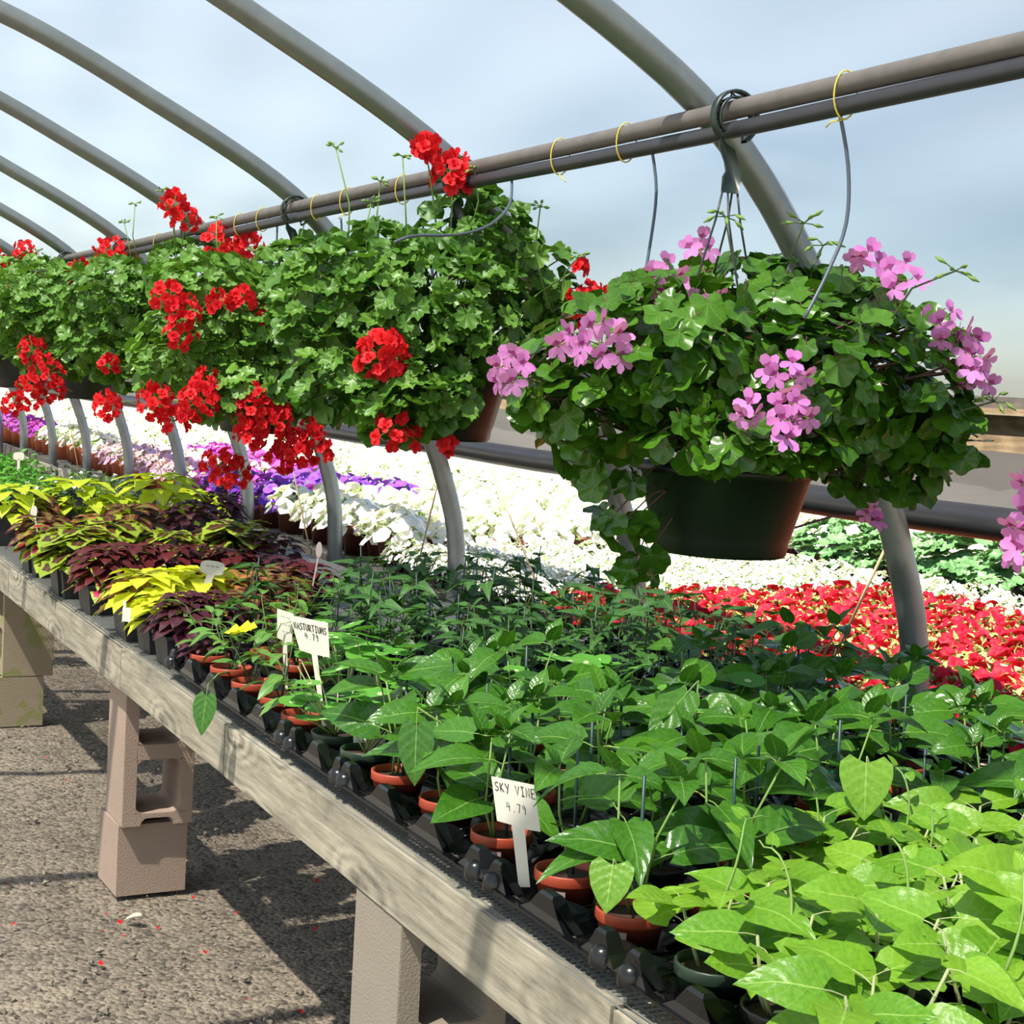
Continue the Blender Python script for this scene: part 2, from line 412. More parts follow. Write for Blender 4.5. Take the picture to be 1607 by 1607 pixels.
def bloom_petunia(R, n=10, wav=.15, seed=0):
    m = MB(); r = random.Random(seed); vs = [(0, 0, -.55 * R)]; uv = [(0, 0)]
    for q, z in ((.22, -.25), (.65, 0), (1, -.05)):
        for j in range(n):
            th = 2 * PI * j / n; rr_ = R * q * (1 + (.09 if j % 2 else -.07) * (q > .9)); vs.append((rr_ * math.cos(th), rr_ * math.sin(th), R * (z + (wav * math.sin(th * 2.5 + seed) if q > .6 else 0)))); uv.append((0, q))
    fs = [(0, 1 + j, 1 + (j + 1) % n) for j in range(n)]
    for k in range(2):
        for j in range(n): fs.append((1 + k * n + j, 1 + (k + 1) * n + j, 1 + (k + 1) * n + (j + 1) % n, 1 + k * n + (j + 1) % n))
    m.add(vs, fs, 0, uv)
    for i in range(n): m.m[i] = 1
    return m
def small_leaf(L, W):
    m = MB(); m.add([(0, 0, 0), (-W / 2, L * .45, W * .15), (0, L * .5, 0), (W / 2, L * .45, W * .15), (0, L, -L * .15)],
                    [(0, 2, 1), (0, 3, 2), (1, 2, 4), (2, 3, 4)], 0, [(0, 0), (-1, .5), (0, .5), (1, .5), (0, 1)]); return m

# ------------------------------------------------------------------ greenhouse shell
PROF = [(2.325, 0), (2.32, .4), (2.315, .72), (2.30, .92), (2.25, 1.09), (2.175, 1.27), (2.07, 1.49), (1.94, 1.70), (1.81, 1.86), (1.66, 1.99),
        (1.46, 2.105), (1.2, 2.23), (.95, 2.345), (.72, 2.43), (.3, 2.55), (-.3, 2.62)]
def smooth_prof(P, k=3):
    out = []
    for i in range(len(P) - 1):
        p0 = V((*P[max(i - 1, 0)], 0)); p1 = V((*P[i], 0)); p2 = V((*P[i + 1], 0)); p3 = V((*P[min(i + 2, len(P) - 1)], 0))
        for j in range(k):
            t = j / k; q = .5 * ((2 * p1) + (p2 - p0) * t + (2 * p0 - 5 * p1 + 4 * p2 - p3) * t * t + (3 * p1 - p0 - 3 * p2 + p3) * t ** 3)
            out.append((q.x, q.y))
    out.append(P[-1]); return out
HALF = smooth_prof(PROF)
FULL = HALF + [(-.6 - x, z) for x, z in reversed(HALF[:-1])]
RIBS = [(-.0, 0)]
RIB_Y = [1.37, 2.56] + [3.66 + 1.165 * i for i in range(12)]
RIBLAB = {0: 'galvanised hoop rib just outside the right of the view', 1: 'wide grey hoop rib nearest the camera, behind the pink geranium hanger',
          2: 'grey hoop rib behind the nearest red geranium basket, second from the right', 3: 'grey hoop rib meeting the pipes left of the second red basket, third from the right'}
for i, y in enumerate(RIB_Y):
    m = MB(); k = 1.012 if i == 1 else 1
    m.tube([(x * k, 0, z) for x, z in FULL], .031, 12, 0)
    lab = RIBLAB.get(i, f'grey hoop rib of the tunnel, {ordw(i - 1)} from the right among those in view')
    thing('hoop_rib', lab, 'hoop rib', (0, y, 0), 0, 'hoop ribs of the tunnel', m.mesh('hoop_rib', ['steel']))
def film_off(P, d):
    out = []
    for i, (x, z) in enumerate(P):
        a = P[max(i - 1, 0)]; b = P[min(i + 1, len(P) - 1)]; n = V((b[1] - a[1], -(b[0] - a[0]))).normalized()
        out.append((x + n.x * d, z + n.y * d))
    return out
FO = [p for p in film_off(FULL, .036) if p[1] > 1.36]
if FO[0][0] > 0 and film_off([(2, 0), (2, 1), (2, 2)], 1)[1][0] < 2: FO = [p for p in film_off(FULL, -.036) if p[1] > 1.36]
m = MB(); vs = []; ys = []
FO = [p for q in zip(FO, FO[1:]) for p in (q[0], ((q[0][0] + q[1][0]) / 2, (q[0][1] + q[1][1]) / 2))] + [FO[-1]]
SUBS = (0, .035, .075, .12, .19, .3, .42, .55, .68, .79, .86, .92, .965)
for a, b in zip([-1.2] + RIB_Y, RIB_Y + [17.6]):
    for t_ in SUBS: ys.append((a + (b - a) * t_, math.sin(PI * t_), (b - a) * min(t_, 1 - t_)))
ys.append((17.6, 0, 0)); nc = len(FO); wr = random.Random(77); ph = [wr.uniform(0, 6.28) for _ in range(200)]
for (y, sag, dr) in ys:
    for i, (x, z) in enumerate(FO):
        wv = .006 * sag * math.sin(i * .8 + y * 3.1) + .004 * math.sin(i * .45 - y * 5)
        wv += .006 * math.exp(-dr / .13) * (dr > .001) * math.sin(i * 1.9 + ph[int(y / 1.165 + 2)] + dr * 22) * (.5 + .5 * math.sin(i * .31 + ph[int(y / 1.165 + 3)]))
        cx, cz = x + .3, z - 1.0; L = math.hypot(cx, cz); d = .014 * sag + wv
        vs.append((x + cx / L * d, y, z + cz / L * d))
fs = [(r * nc + c, r * nc + c + 1, (r + 1) * nc + c + 1, (r + 1) * nc + c) for r in range(len(ys) - 1) for c in range(nc - 1)]
m.add(vs, fs); struct('ceiling', m.mesh('ceiling', ['film']), 'cloudy white polythene roof film stretched over the hoops')
# side: hip board, curtain, roll
Y0, Y1 = -1.2, 17.6
m = MB(); m.box((2.385, (Y0 + Y1) / 2, 1.385), (.045, Y1 - Y0, .075)); m.box((2.375, (Y0 + Y1) / 2, 1.441), (.07, Y1 - Y0, .036))
struct('trim_1', m.mesh('trim_1', ['woodhip'], False), 'weathered brown timber hip board running along the tunnel side')
m = MB(); vs = []; n = 150
for i in range(n + 1):
    y = Y0 + (Y1 - Y0) * i / n
    for k in range(5):
        z = 1.36 - .155 * k / 4; vs.append((2.40 + .008 * math.sin(y * 7 + k) * (k > 0) + .004 * math.sin(y * 19), y, z))
fs = [(i * 5 + k, i * 5 + k + 1, i * 5 + k + 6, i * 5 + k + 5) for i in range(n) for k in range(4)]
m.add(vs, fs); struct('wall_right', m.mesh('wall_right', ['curtain']), 'grey dusty polythene roll-up curtain between hip board and rolled hem')
m = MB(); m.tube([(2.40 + .004 * math.sin(i), Y0 + (Y1 - Y0) * i / 60, 1.195 + .003 * math.sin(i * 1.3)) for i in range(61)], .036, 14, 0)
thing('rolled_curtain', 'dark rolled-up hem of the side curtain above the outer bench', 'curtain roll', (0, 0, 0), me=m.mesh('rolled_curtain', ['roll']))

# ground
m = MB(); nx, ny = 70, 120; vs = []
for j in range(ny + 1):
    for i in range(nx + 1):
        x = -4 + 10.5 * i / nx; y = -2 + 22 * j / ny
        vs.append((x, y, .012 * math.sin(x * 5 + y * 3) * math.sin(y * 4 - x) + .006 * math.sin(x * 13) * math.sin(y * 11) - .012))
m.add(vs, [(j * (nx + 1) + i, j * (nx + 1) + i + 1, (j + 1) * (nx + 1) + i + 1, (j + 1) * (nx + 1) + i) for j in range(ny) for i in range(nx)])
struct('floor', m.mesh('floor', ['gravel']), 'grey gravel and dirt floor of the aisle')
m = MB(); m.box((10, 30, -.1), (160, 160, .1)); struct('ground', m.mesh('ground', ['grass'], False), 'pale gravel yard around the tunnel')
m = MB(); r = random.Random(3)
oct_f = [(0, 1, 2), (0, 2, 3), (0, 3, 4), (0, 4, 1), (5, 2, 1), (5, 3, 2), (5, 4, 3), (5, 1, 4)]
for i in range(3600):
    x = r.uniform(.0, 1.5); y = 2.3 + 5.5 * r.random() ** 1.4; s = r.choice((.0025, .003, .004, .006, .009)) * r.uniform(.7, 1.3)
    if r.random() < .02: s = .014
    c = V((x, y, s * .25 - .002)); q = Matrix.Rotation(r.uniform(0, 6), 3, V((r.random(), r.random(), 1)).normalized())
    m.add([c + q @ V(p) * s for p in ((0, 0, .7), (1, 0, .1), (0, .8, 0), (-.9, .1, -.1), (0, -.9, 0), (0, 0, -.6))], oct_f)
o = obj('gravel', m.mesh('gravel', ['stone'], False)); o['kind'] = 'stuff'; o['label'] = 'loose small gravel stones scattered on the aisle floor'; o['category'] = 'gravel'
pm = MB(); petal_mb(pm, .016, .013, 0, .25, 0, 0, .2); pme = pm.mesh('fallen_petal', ['red'])
r = random.Random(5); spots = [(120, 1332), (170, 1435), (196, 1430), (190, 1470), (160, 1515), (222, 1555), (77, 1462), (131, 1395), (16, 1452), (303, 1410), (366, 1434), (190, 1450), (165, 1462), (497, 1385), (472, 1405), (308, 1303), (107, 1225), (72, 1190), (475, 1590), (150, 1168), (250, 1458), (330, 1440)]
spots += [(r.uniform(0, 520), r.uniform(1200, 1600)) for _ in range(5)]
for px, py in spots:
    p = at_z(px, py, .004)
    o = thing('fallen_petal', 'small red geranium petal fallen on the gravel floor', 'petal', p, r.uniform(0, 6), 'red petals fallen on the gravel', pme); o.scale = (r.uniform(.5, .95),) * 3
lm = MB(); lm.merge(blade(.045, .03, OV, 0, .3, .3, 0, 6), Matrix()); 
thing('fallen_leaf', 'pale yellow dried leaf on the gravel before the cinder blocks', 'leaf', at_z(222, 1437, .012), 1.2, me=lm.mesh('fallen_leaf', ['throat']))

# ------------------------------------------------------------------ cinder blocks
def block_mesh(w_, d_, h_, holes, mat, notch=True, seed=0):
    """block with through-cells along depth (local Y); width X, height Z; holes = list of (x0,x1,z0,z1)"""
    m = MB(); r = random.Random(seed)
    xs = sorted({0, w_, *[a for h in holes for a in h[:2]]}); zs = sorted({0, h_, *[a for h in holes for a in h[2:]]})
    def hole(x, z): return any(h[0] < x < h[1] and h[2] < z < h[3] for h in holes)
    for i in range(len(xs) - 1):
        for k in range(len(zs) - 1):
            cx, cz = (xs[i] + xs[i + 1]) / 2, (zs[k] + zs[k + 1]) / 2
            if hole(cx, cz): continue
            m.box((cx - w_ / 2, 0, cz), (xs[i + 1] - xs[i], d_, zs[k + 1] - zs[k]))
    # rounded fillets in the corners of each cell
    for (x0, x1, z0, z1) in holes:
        f = .022
        for (cx, sx) in ((x0, 1), (x1, -1)):
            for (cz, sz) in ((z0, 1), (z1, -1)):
                if cz <= 0 or cz >= h_ or cx <= 0 or cx >= w_: continue
                pts = [(cx, cz)] + [(cx + sx * f * (1 - math.sin(a)), cz + sz * f * (1 - math.cos(a))) for a in (0, PI / 6, PI / 3, PI / 2)]
                vs = [(x - w_ / 2, y, z) for y in (-d_ / 2, d_ / 2) for x, z in pts]; n = len(pts)
                m.add(vs, [tuple(range(n)), tuple(range(2 * n - 1, n - 1, -1))] + [(q, (q + 1) % n, n + (q + 1) % n, n + q) for q in range(n)])
    import bmesh
    me = m.mesh('cinder_block', [mat], False)
    bm = bmesh.new(); bm.from_mesh(me); bmesh.ops.remove_doubles(bm, verts=bm.verts, dist=1e-5)
    # drop inner walls shared by two boxes
    seen = {}
    for f in list(bm.faces):
        key = tuple(sorted(v.index for v in f.verts)); seen.setdefault(key, []).append(f)
    bmesh.ops.delete(bm, geom=[f for L in seen.values() if len(L) > 1 for f in L], context='FACES')
    bmesh.ops.recalc_face_normals(bm, faces=bm.faces)
    edges = [e for e in bm.edges if len(e.link_faces) == 2 and e.calc_face_angle(0) > .9]
    bmesh.ops.bevel(bm, geom=edges, offset=.005, segments=2, affect='EDGES', clamp_overlap=True)
    bm.to_mesh(me); bm.free(); return me
CELLS = [(.035, .155, .035, .18), (.035, .155, .222, .362)]
NOTCH = [(.05, .14, 0, .022)]
up = block_mesh(.19, .19, .392, CELLS + NOTCH, 'block'); upg = block_mesh(.19, .19, .392, CELLS + NOTCH, 'blockgrey')
half = block_mesh(.19, .19, .194, [], 'block'); halfm = block_mesh(.19, .19, .194, [], 'blockmoss')
upm = block_mesh(.19, .19, .392, CELLS, 'blockmoss')
def hole_top(me_name, mat):   # half block with a hollow core open at the top
    m = MB(); 
    a, t_ = .095, .032
    for (x, y, dx, dy) in ((-a + t_ / 2, 0, t_, .19), (a - t_ / 2, 0, t_, .19), (0, -a + t_ / 2, .126, t_), (0, a - t_ / 2, .126, t_)): m.box((x, y, .097), (dx, dy, .194))
    m.box((0, 0, .05), (.126, .126, .1)); return m.mesh(me_name, [mat], False)
B = 'cinder block'
x0 = 1.006
thing('cinder_block', 'tan half cinder block on the gravel, base of the middle pier', B, (x0 + .095, 4.2, 0), .03, me=hole_top('cinder_block', 'block'))
thing('cinder_block', 'pinkish upright cinder block with two open cells under the bench, middle pier', B, (x0 + .1, 4.17, .196), .0, me=up)
thing('cinder_block', 'mossy half cinder block on the gravel at the left edge', B, (x0 + .105, 6.28, 0), .02, me=hole_top('cinder_block', 'blockmoss'))
thing('cinder_block', 'mossy upright cinder block under the bench at the left edge', B, (x0 + .14, 6.28, .196), PI / 2, me=upm)
thing('cinder_block', 'grey rough upright cinder block of the nearest pier', B, (1.062, 2.235, .2), .0, me=upg)
thing('cinder_block', 'half cinder block below the upright one of the nearest pier', B, (1.062, 2.235, 0), .0, me=halfm)
for k, (yy) in enumerate((4.2, 6.28, 2.235, 8.3)):
    thing('cinder_block', f'upright cinder block in the dark under the bench rear, {ordw(k)} pier counted', B, (2.1, yy, .196), .0, me=upg)
    thing('cinder_block', f'half cinder block in the dark under the bench rear, {ordw(k)} pier counted', B, (2.1, yy, 0), .0, me=halfm)
thing('cinder_block', 'half cinder block of the farthest pier on the aisle side', B, (1.1, 8.3, 0), 0, me=halfm)
thing('cinder_block', 'upright cinder block of the farthest pier on the aisle side', B, (1.1, 8.3, .196), 0, me=upm)

# ------------------------------------------------------------------ benches
BX0, BX1, BZ = .966, 2.19, .700
def bench(name, label, x0, x1, y0, y1, z, planks, hgt, mat, pitch, wy0, wy1, vertical=False):
    b = thing(name, label, 'bench', (x0, y0, 0))
    for (a, c) in planks:
        m = MB(); L = c - a; zz = rnd.uniform(-.003, .003); xx = rnd.uniform(-.003, .003)
        m.box((0, 0, 0), (.038, L - .004, hgt)); obj('plank', m.mesh('plank', [mat], False), b, T(.019 + xx, (a + c) / 2 - y0, z - hgt / 2 + zz))
    m = MB(); m.box((0, 0, 0), (.038, y1 - y0, hgt)); obj('rear_board', m.mesh('rear_board', [mat], False), b, T(x1 - x0 - .019, (y1 - y0) / 2, z - hgt / 2 - .004))
    y = y0 + .3; 
    while y < y1:
        m = MB(); m.box((0, 0, 0), (x1 - x0 - .08, .038, .085)); obj('joist', m.mesh('joist', [mat], False), b, T((x1 - x0) / 2, y - y0, z - .055)); y += 1.03
    m = MB(); y = wy0; r = random.Random(9)
    while y < wy1:
        m.box(((x1 - x0) / 2 + .012 - r.uniform(0, .008), y - y0, z + .0035), (x1 - x0 - .02, .0022, .0018)); y += pitch
    x = .004
    while x < x1 - x0:
        m.box((x, (wy0 + wy1) / 2 - y0, z + .0018), (.0022, wy1 - wy0, .0016)); x += pitch if x < .25 else pitch * 3
    w_ = obj('wire_mesh', m.mesh('wire_mesh', ['wire'], False), b); w_['kind'] = 'stuff'
    return b
bench('plant_bench', 'long weathered timber bench with wire mesh top on cinder blocks', BX0, BX1, .2, 12.5, BZ,
      [(.2, 1.52), (1.523, 3.06), (3.068, 3.965), (3.97, 5.62), (5.625, 8.1), (8.105, 12.5)], .106, 'wood', .0127, .2, 9)
bz = .655
vp = []; y = -.5
while y < 17: vp.append((y, y + .28)); y += .282
ob = bench('outer_bench', 'dark timber bench outside the tunnel carrying the blooming bedding plants', 2.42, 4.75, -.5, 17, bz, vp, .19, 'wooddark', .025, -.5, 14)
for k, yy in enumerate((.5, 3.2, 6, 8.8, 11.6, 14.4, 16.6)):
    for xx in (2.56, 4.6):
        m = MB(); m.box((0, 0, (bz - .19) / 2), (.09, .09, bz - .19)); obj('leg', m.mesh('leg', ['wooddark'], False), ob, T(xx - 2.42, yy + .5, 0))

# ------------------------------------------------------------------ pipes, ties, ropes
PX = 1.66
def pipe_z(y): return 1.948 + .002 * math.sin(y * 1.7)
m = MB(); m.tube([(0, -1 + .5 * i, pipe_z(-1 + .5 * i)) for i in range(38)], .0178, 12)
thing('steel_pipe', 'weathered grey upper pipe running along the hoops, carrying the baskets', 'pipe', (PX, 0, 0), me=m.mesh('steel_pipe', ['pipe']))
m = MB(); m.tube([(.002 * math.sin(i * 2), -1 + .5 * i, pipe_z(-1 + .5 * i) - .0345 - .002 * math.sin(i * 1.1)) for i in range(38)], .0155, 12)
hose = thing('irrigation_hose', 'dark irrigation pipe tied beneath the grey pipe', 'hose', (PX, 0, 0), me=m.mesh('irrigation_hose', ['hose']))
for pts, dy in ([[(1022, 228), (1030, 300), (1020, 385), (1003, 480)], .02], [[(1316, 168), (1331, 260), (1328, 350), (1300, 425), (1262, 500)], .005], [[(803, 278), (800, 320), (770, 352), (720, 368), (650, 370), (620, 380)], .05],
                [[(535, 342), (535, 370), (520, 405), (505, 430)], .0], [[(435, 352), (433, 385), (420, 415)], 0], [[(245, 385), (243, 400), (236, 430)], 0]):
    yb = at_x(pts[0][0], pts[0][1], PX).y
    P = [at_y(px, py, yb - dy * i) - V((PX, 0, 0)) for i, (px, py) in enumerate(pts)]
    m = MB(); Q = []
    for i in range(len(P) - 1):
        for k in range(4):
            t = k / 4; a = P[max(i - 1, 0)]; b = P[i]; c = P[i + 1]; d = P[min(i + 2, len(P) - 1)]
            Q.append(.5 * (2 * b + (c - a) * t + (2 * a - 5 * b + 4 * c - d) * t * t + (3 * b - a - 3 * c + d) * t ** 3))
    Q.append(P[-1]); m.tube(Q, .0035, 6); obj('drip_tube', m.mesh('drip_tube', ['drip']), hose)
for k, px in enumerate((1330, 985, 881, 634, 546, 500, 413, 378, 250)):
    py = 425 - .2275 * px + 6; y = at_x(px, py, PX).y; m = MB()
    ring = [(.0225 * math.cos(a), .004 * math.sin(a * .5), -.017 + .0395 * math.sin(a)) for a in [2 * PI * i / 20 for i in range(20)]]
    m.tube(ring, .0016, 5, 0, True, True)
    if k in (0, 2, 4): m.tube([(.004, 0, -.056), (-.012, .02 - .04 * (k == 2), -.06), (-.014, .03 - .085 * (k == 2), -.068 - .01 * (k == 2))], .0014, 5)
    thing('wire_tie', f'thin yellow wire tie around the two pipes, {ordw(k)} from the right', 'wire tie', (PX, y, pipe_z(y)), me=m.mesh('wire_tie', ['tie']))
for k, (a, b) in enumerate((((1400, 838), (1268, 1118)), ((770, 735), (874, 995)), ((692, 738), (660, 870)), ((455, 715), (512, 985)), ((232, 640), (275, 850)), ((98, 605), (135, 800)))):
    p = at_x(a[0], a[1], 2.372); q = at_x(b[0], b[1], 2.432); q = p + (q - p) * ((p.z - .66) / (p.z - q.z)); m = MB()
    m.tube([V((0, 0, 0)), (q - p) * .5, q - p], .0035, 6)
    thing('rope', f'thin tan rope slanting down from the curtain roll, {ordw(k)} from the right', 'rope', p, me=m.mesh('rope', ['rope']))

# ------------------------------------------------------------------ pots and plant prototypes
def pot_round(r1, r0, h, mat, n=20):
    m = MB(); m.lathe([(0.001, .004), (r0 * .98, .003), (r0, 0), (r0 + (r1 - r0) * .72, h * .74), (r1 * .985, h * .76), (r1, h * .78), (r1, h * .97), (r1 * .99, h), (r1 * .93, h), (r1 * .92, h * .8), (r0 * .9, .01), (.001, .01)], n); return m.mesh('pot', [mat])
def soil_round(r, z, n=14, seed=0): m = MB(); m.disc(r, z, n, bump=.003, seed=seed); return m.mesh('soil', ['soil'])
POT_H = .062; PR = .046
POTS = {k: pot_round(PR, .034, POT_H, k) for k in ('terra', 'greenpot', 'black', 'terra2')}
SOIL = soil_round(.041, POT_H * .82)
def pot_square(a, h, mat):
    m = MB(); q = math.sqrt(2) / 2; m.lathe([(.001, .002), (a * .82 * q, .0), (a * .97 * q, h * .9), (a * q * 1.04, h * .9), (a * q * 1.04, h), (a * q * .96, h), (a * .9 * q, h * .8), (a * .8 * q, .01)], 4, sq=1); return m.mesh('pot', [mat], False)
SQPOT = pot_square(.13, .085, 'matblack')
def sq_soil(a, z): m = MB(); m.add([(-a, -a, z), (a, -a, z), (a, a, z), (-a, a, z), (0, 0, z + .006)], [(0, 1, 4), (1, 2, 4), (2, 3, 4), (3, 0, 4)]); return m.mesh('soil', ['soil'])
SQSOIL = sq_soil(.057, .07)

SKY = [blade(1, .68, OV, .10, .22 + .1 * (k % 2), .22 + .12 * k, .26, 9, .006, 0, seed=k, wave=.012).mesh('leaf', ['skyvine', 'stem']) for k in range(4)]
HEART = [blade(1, .84, HT, .16, .12 + .1 * (k % 3), .16 + .1 * k, .3, 9, .012, 0, seed=k, wave=.018).mesh('leaf', ['heart', 'palestem']) for k in range(4)]
NAST = [lobed(1, 7, .05, 0, 0, 18, -.12 + .2 * k, 0, 0, True, k, .04).mesh('leaf', ['nast', 'palestem', 'nastdot']) for k in range(2)]
SUS = [blade(1, .6, [(0, .5), (.08, .95), (.2, 1), (.4, .6), (.7, .35), (1, 0)], .15, .2, .25 + .2 * k, .4, 6).mesh('leaf', ['susan', 'darkstem']) for k in range(2)]
CIT = [blade(1, .5, LN, 0, .25, .2 + .25 * k, .25, 7, .01).mesh('leaf', ['citrus', 'stem']) for k in range(2)]
RND = [(0, .6), (.15, .92), (.4, 1), (.65, .88), (.85, .6), (.95, .3), (1, .05)]
def coleus_leaf(mats, W=.72, scal=.08, k=0, border=True): return blade(1, W, RND if W > .9 else OV, .08, .12, .3 + .18 * k, .18, 9, .02, scal, (-1, -.55, -.2, .2, .55, 1), border, seed=k, wave=.02).mesh('leaf', mats)
COL_LEAF = {'lime': ['lime', 'stem', 'lime'], 'yellow': ['yellow', 'stem', 'yellow'], 'scalloped lime-edged': ['limemar', 'stem', 'limeedge'], 'maroon': ['maroon', 'redstem', 'maroon'],
            'purple': ['purple', 'redstem', 'purple'], 'orange': ['orange', 'stem', 'olive'], 'bronze': ['olive', 'stem', 'maroon'], 'pink-centred': ['magenta', 'stem', 'limeedge']}
COLM = {k: [coleus_leaf(v, .95 if 'scal' in k else .74, .12 if 'scal' in k else .05, i) for i in range(2)] for k, v in COL_LEAF.items()}
ZON = [lobed(1, 7, .3, 1, .09, 28, .12 + .12 * k, .5, .7, False, k, .14).mesh('leaf', ['zonal', 'stem']) for k in range(3)]
M['zonalpale'] = leafmat('pale_geranium_leaf', '#42703c', '#6c9460', '#8cac80', .5, .2, .03, False)
ZONP = [lobed(1, 7, .3, 1, .09, 28, .12 + .12 * k, .5, .7, False, k, .14).mesh('leaf', ['zonalpale', 'stem']) for k in range(3)]
ZON_MB = lobed(1, 5, .32, 0, 0, 15, .15, .5, .4, False, 1, .14)
IVY = [lobed(1, 5, .28, 0, 0, 25, -.08 + .12 * k, .45, .7, False, k, .12).mesh('leaf', ['ivy', 'redstem']) for k in range(3)]
IVY_MB = lobed(1, 5, .2, 0, 0, 15, .05, .45, .5, False, 1, .12)
PINKF = [floret_pink(k).mesh('floret', ['pink', 'pinkdark', 'stem']) for k in range(4)]
REDF = [floret_red(k).mesh('floret', ['red', 'stem']) for k in range(4)]
REDF_MB = [floret_red(10 + k) for k in range(3)]

def proto_sky(seed, clipped=True, pot='terra'):
    r = random.Random(seed); P = [('pot', POTS[pot], Matrix()), ('soil', SOIL, Matrix())]
    h = r.uniform(.15, .22); m = MB(); m.tube([(.008, 0, .03), (.006, .003, .235 + r.uniform(-.07, .0))], .0024, 6); P.append(('stake', m.mesh('stake', ['stake']), Matrix()))
    m = MB(); m.box((.006, .002, h * .62), (.012, .01, .014)); P.append(('clip', m.mesh('clip', ['clip']), Matrix()))
    for s_ in range(1 + (r.random() < .6)):
        lean = V((r.uniform(-.25, .25), r.uniform(-.25, .25), 1)); base = V((r.uniform(-.015, .015), r.uniform(-.015, .015), .05)); hh = h * r.uniform(.7, 1)
        pts = [base + lean * hh * t + V((.008 * math.sin(5 * t + seed), .008 * math.cos(4 * t), 0)) for t in (0, .3, .6, 1)]
        m = MB(); m.tube(pts, [.0024, .002, .0018, .0014], 5); P.append(('stem', m.mesh('stem', ['stem']), Matrix()))
        a = r.uniform(0, PI); nodes = 3 if s_ == 0 else 2
        for k in range(nodes):
            t = .42 + .58 * k / (nodes - 1); p = base + lean * hh * t; a += PI / 2 + r.uniform(-.4, .4)
            for q in (0, PI):
                d = V((math.cos(a + q), math.sin(a + q), r.uniform(-.15, .45))); sz = r.uniform(.085, .125) * (1 - .3 * (k == nodes - 1))
                P.append(('leaf', r.choice(SKY), frame(p, d, V((r.uniform(-.7, .1), r.uniform(-1.0, .0), 1)), sz)))
        for q in (0, 2.2, 4):  # small young leaves at the tip
            if r.random() < .6: P.append(('leaf', SKY[0], frame(base + lean * hh, V((math.cos(q), math.sin(q), 1.6)), V((math.cos(q) * -1, math.sin(q) * -1, .5)), r.uniform(.03, .05))))
    return P
def proto_heart(seed, pot='greenpot'):
    r = random.Random(seed); P = [('pot', POTS[pot], Matrix()), ('soil', SOIL, Matrix())]
    for s_ in range(4):
        a = s_ * 1.57 + r.uniform(-.4, .4); base = V((.018 * math.cos(a), .018 * math.sin(a), .05)); out = V((math.cos(a) * .38, math.sin(a) * .38, 1)); hh = r.uniform(.05, .125)
        m = MB(); m.tube([base, base + out * hh * .5 + V((.004 * math.cos(a * 3), .004, 0)), base + out * hh], [.0027, .0023, .0018], 5); P.append(('stem', m.mesh('stem', ['palestem']), Matrix()))
        for k in range(4):
            aa = a + (-.9, .8, 2.4, .1)[k] + r.uniform(-.5, .5); p = base + out * hh * (1 - .13 * k)
            P.append(('leaf', r.choice(HEART), frame(p, V((math.cos(aa), math.sin(aa), r.uniform(-.05, .5))), V((r.uniform(-.6, .2), r.uniform(-.9, .1), 1)), r.uniform(.05, .086))))
    if seed % 3 == 0:
        pts = [V((.012 * t * t * 3 + .012 * math.sin(4 * t), .05 * t * t, .12 + .15 * t - .05 * t ** 4)) for t in [q / 8 for q in range(9)]]; pts += [pts[-1] + V((.012, .012, .002)), pts[-1] + V((.024, .02, -.002))]
        m = MB(); m.tube(pts, [.0022 - .00014 * q for q in range(len(pts))], 5); P.append(('tendril', m.mesh('tendril', ['stem']), Matrix()))
        for q in (5, 7): P.append(('leaf', HEART[0], frame(pts[q], V((r.uniform(-1, 1), r.uniform(-1, 1), .6)), V((0, -.4, 1)), .02)))
    return P
def proto_nast(seed, pot='greenpot'):
    r = random.Random(seed); P = [('pot', POTS[pot], Matrix()), ('soil', SOIL, Matrix())]; m = MB()
    for k in range(15):
        a = r.uniform(0, 2 * PI); R = r.uniform(.02, .1); h = r.uniform(.09, .19); tip = V((R * math.cos(a), R * math.sin(a), h))
        m.tube([(0, 0, .05), tip * .55 + V((0, 0, .025)), tip], [.0016, .0014, .001], 4)
        tilt = V((math.cos(a) * .5 + r.uniform(-.4, .4), math.sin(a) * .5 + r.uniform(-.4, .4), 1))
        P.append(('leaf', r.choice(NAST), frame(tip, V((math.cos(a), math.sin(a), 0)), tilt, r.uniform(.02, .036))))
    P.append(('stem', m.mesh('stem', ['palestem']), Matrix())); return P
def proto_susan(seed, pot='black'):
    r = random.Random(seed); P = [('pot', POTS[pot], Matrix()), ('soil', SOIL, Matrix())]
    m = MB(); m.tube([(.0, .005, .03), (.02 * r.uniform(-1, 1), .01, .25 + r.uniform(-.08, .02))], .0017, 5); P.append(('stake', m.mesh('stake', ['stake']), Matrix())); m = MB()
    for s_ in range(3):
        a = r.uniform(0, 6); pts = [V((.012 * math.cos(a), .012 * math.sin(a), .05))]
        for k in range(5): pts.append(pts[-1] + V((r.uniform(-.018, .018), r.uniform(-.018, .018), .036)))
        m.tube(pts, .0013, 4)
        for p in pts[1:]:
            for q in range(2):
                aa = r.uniform(0, 6.28); P.append(('leaf', r.choice(SUS), frame(p, V((math.cos(aa), math.sin(aa), r.uniform(-.3, .4))), V((r.uniform(-.5, .5), r.uniform(-.5, .5), 1)), r.uniform(.04, .066))))
    P.append(('stem', m.mesh('stem', ['darkstem']), Matrix())); return P
